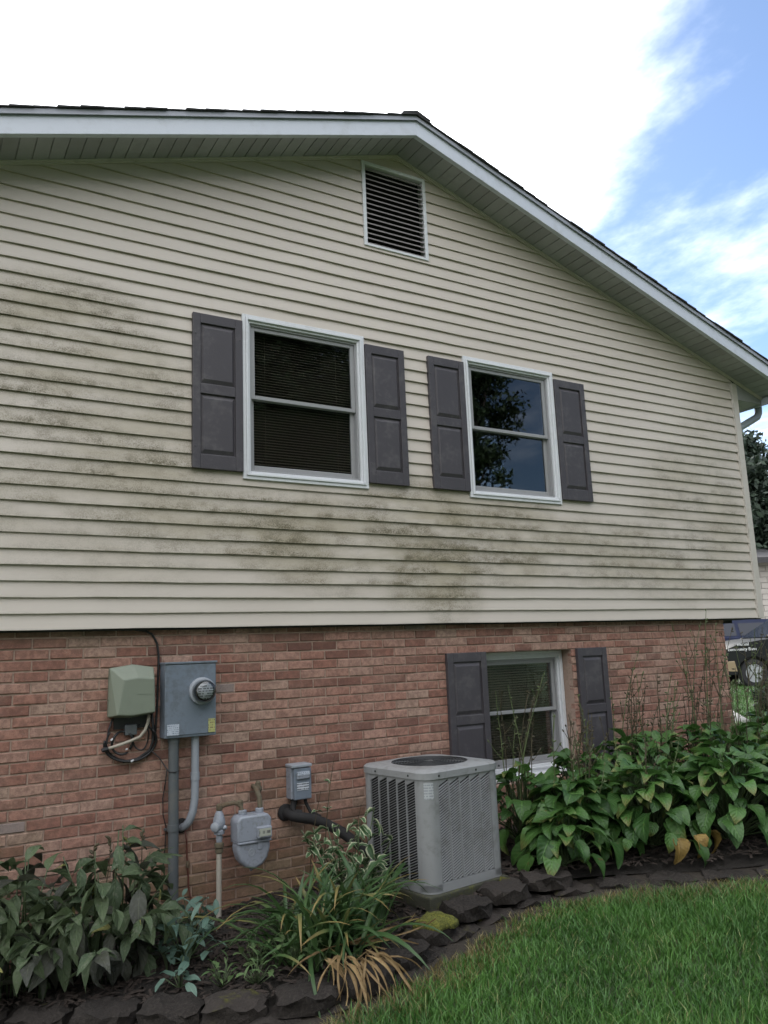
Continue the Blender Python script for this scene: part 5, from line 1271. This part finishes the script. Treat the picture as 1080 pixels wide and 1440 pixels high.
    for a in (0.0, 2.95):
        for b_, sg in ((.02, -1), (Wd-.02, 1)):
            wh = bpy.data.objects.new('wheel', None); COL.objects.link(wh); wh.parent = t_; wh.location = pt(a, b_, .345)-Vector((wx, wy, z0))
            c = pt(a, b_-sg*.10, .345); axd = g_*sg
            mm = MB(); mm.lathe(c, axd, [(.22, -.11), (.31, -.11), (.345, -.07), (.345, .07), (.315, .11), (.22, .115), (.21, .06)], 28); mm.build('tyre', M['tyre'], wh, auto=True)
            mm = MB(); mm.lathe(c, axd, [(.225, .06), (.225, .112), (.205, .112), (.195, .07)], 28); mm.lathe(c, axd, [(.06, .06), (.06, .105), (.03, .112)], 14)
            for q in range(5):
                an = R(72*q+20); e1 = Vector((0, 0, 1)); e2 = axd.cross(e1)
                dv = e1*math.cos(an)+e2*math.sin(an); sv = e1*-math.sin(an)+e2*math.cos(an)
                p0 = c+axd*.10; mm.add([p0+dv*.04-sv*.045, p0+dv*.04+sv*.045, p0+dv*.21+sv*.06, p0+dv*.21-sv*.06, p0+dv*.04-sv*.045-axd*.03, p0+dv*.04+sv*.045-axd*.03, p0+dv*.21+sv*.06-axd*.03, p0+dv*.21-sv*.06-axd*.03], [(0, 1, 2, 3), (0, 1, 5, 4), (1, 2, 6, 5), (2, 3, 7, 6), (3, 0, 4, 7)])
            mm.build('rim', M['rim'], wh)
            mm = MB(); mm.lathe(c, axd, [(.2, .02), (.2, .03)], 20); mm.build('brake_disc', M['plastic'], wh)
    if text:
        for s_, a, c, sz in (('mutual', -.36, 1.02, .105), ('community Bank', -.60, .90, .105)):
            cu = bpy.data.curves.new('lettering', 'FONT'); cu.body = s_; cu.size = sz; cu.extrude = .002
            o = bpy.data.objects.new('lettering', cu); COL.objects.link(o)
            dg = bpy.context.evaluated_depsgraph_get(); me = bpy.data.meshes.new_from_object(o.evaluated_get(dg)); COL.objects.unlink(o); bpy.data.objects.remove(o)
            me.materials.clear(); me.materials.append(M['letter']); q = bpy.data.objects.new('lettering', me); COL.objects.link(q); q.parent = t_
            m4 = Matrix.Identity(4)
            for i, ax_ in enumerate((f_, Vector((0, 0, 1)), -g_)): 
                for j in range(3): m4[j][i] = ax_[j]
            m4.translation = pt(a, -.012, c)-Vector((wx, wy, z0)); q.matrix_basis = m4
    return t_
M['letter'] = plain('white_lettering', (.8, .8, .8), .5, .02, 5, bd=0)
hd_ = math.atan2(-.515, .857)
car('parked_car', 17.95, 7.15, hd_, paint('black_car_paint', (.008, .009, .009)), 'dark parked minivan with white lettering on its front fender', M['tan'], True)
car('parked_car', 20.6, 11.1, hd_+.12, paint('navy_car_paint', (.012, .018, .05)), 'dark blue car with pale windscreen pillar parked behind the lettered van', M['plastic'])
# driveway under the cars
dw = MB(); vs = []
for a in np.linspace(-6, 12, 10):
    for b_ in (-1.2, 8):
        p = Vector((17.95, 7.15, 0))+Vector((.857, -.515, 0))*a+Vector((.515, .857, 0))*b_; vs.append((p.x, p.y, float(zl(p.x))+.006))
dw.add(vs, [(2*i, 2*i+2, 2*i+3, 2*i+1) for i in range(9)]); tag(dw.build('driveway', plain('driveway_concrete', (.24, .23, .21), .9, .15, 2, bd=.004)), kind='structure')
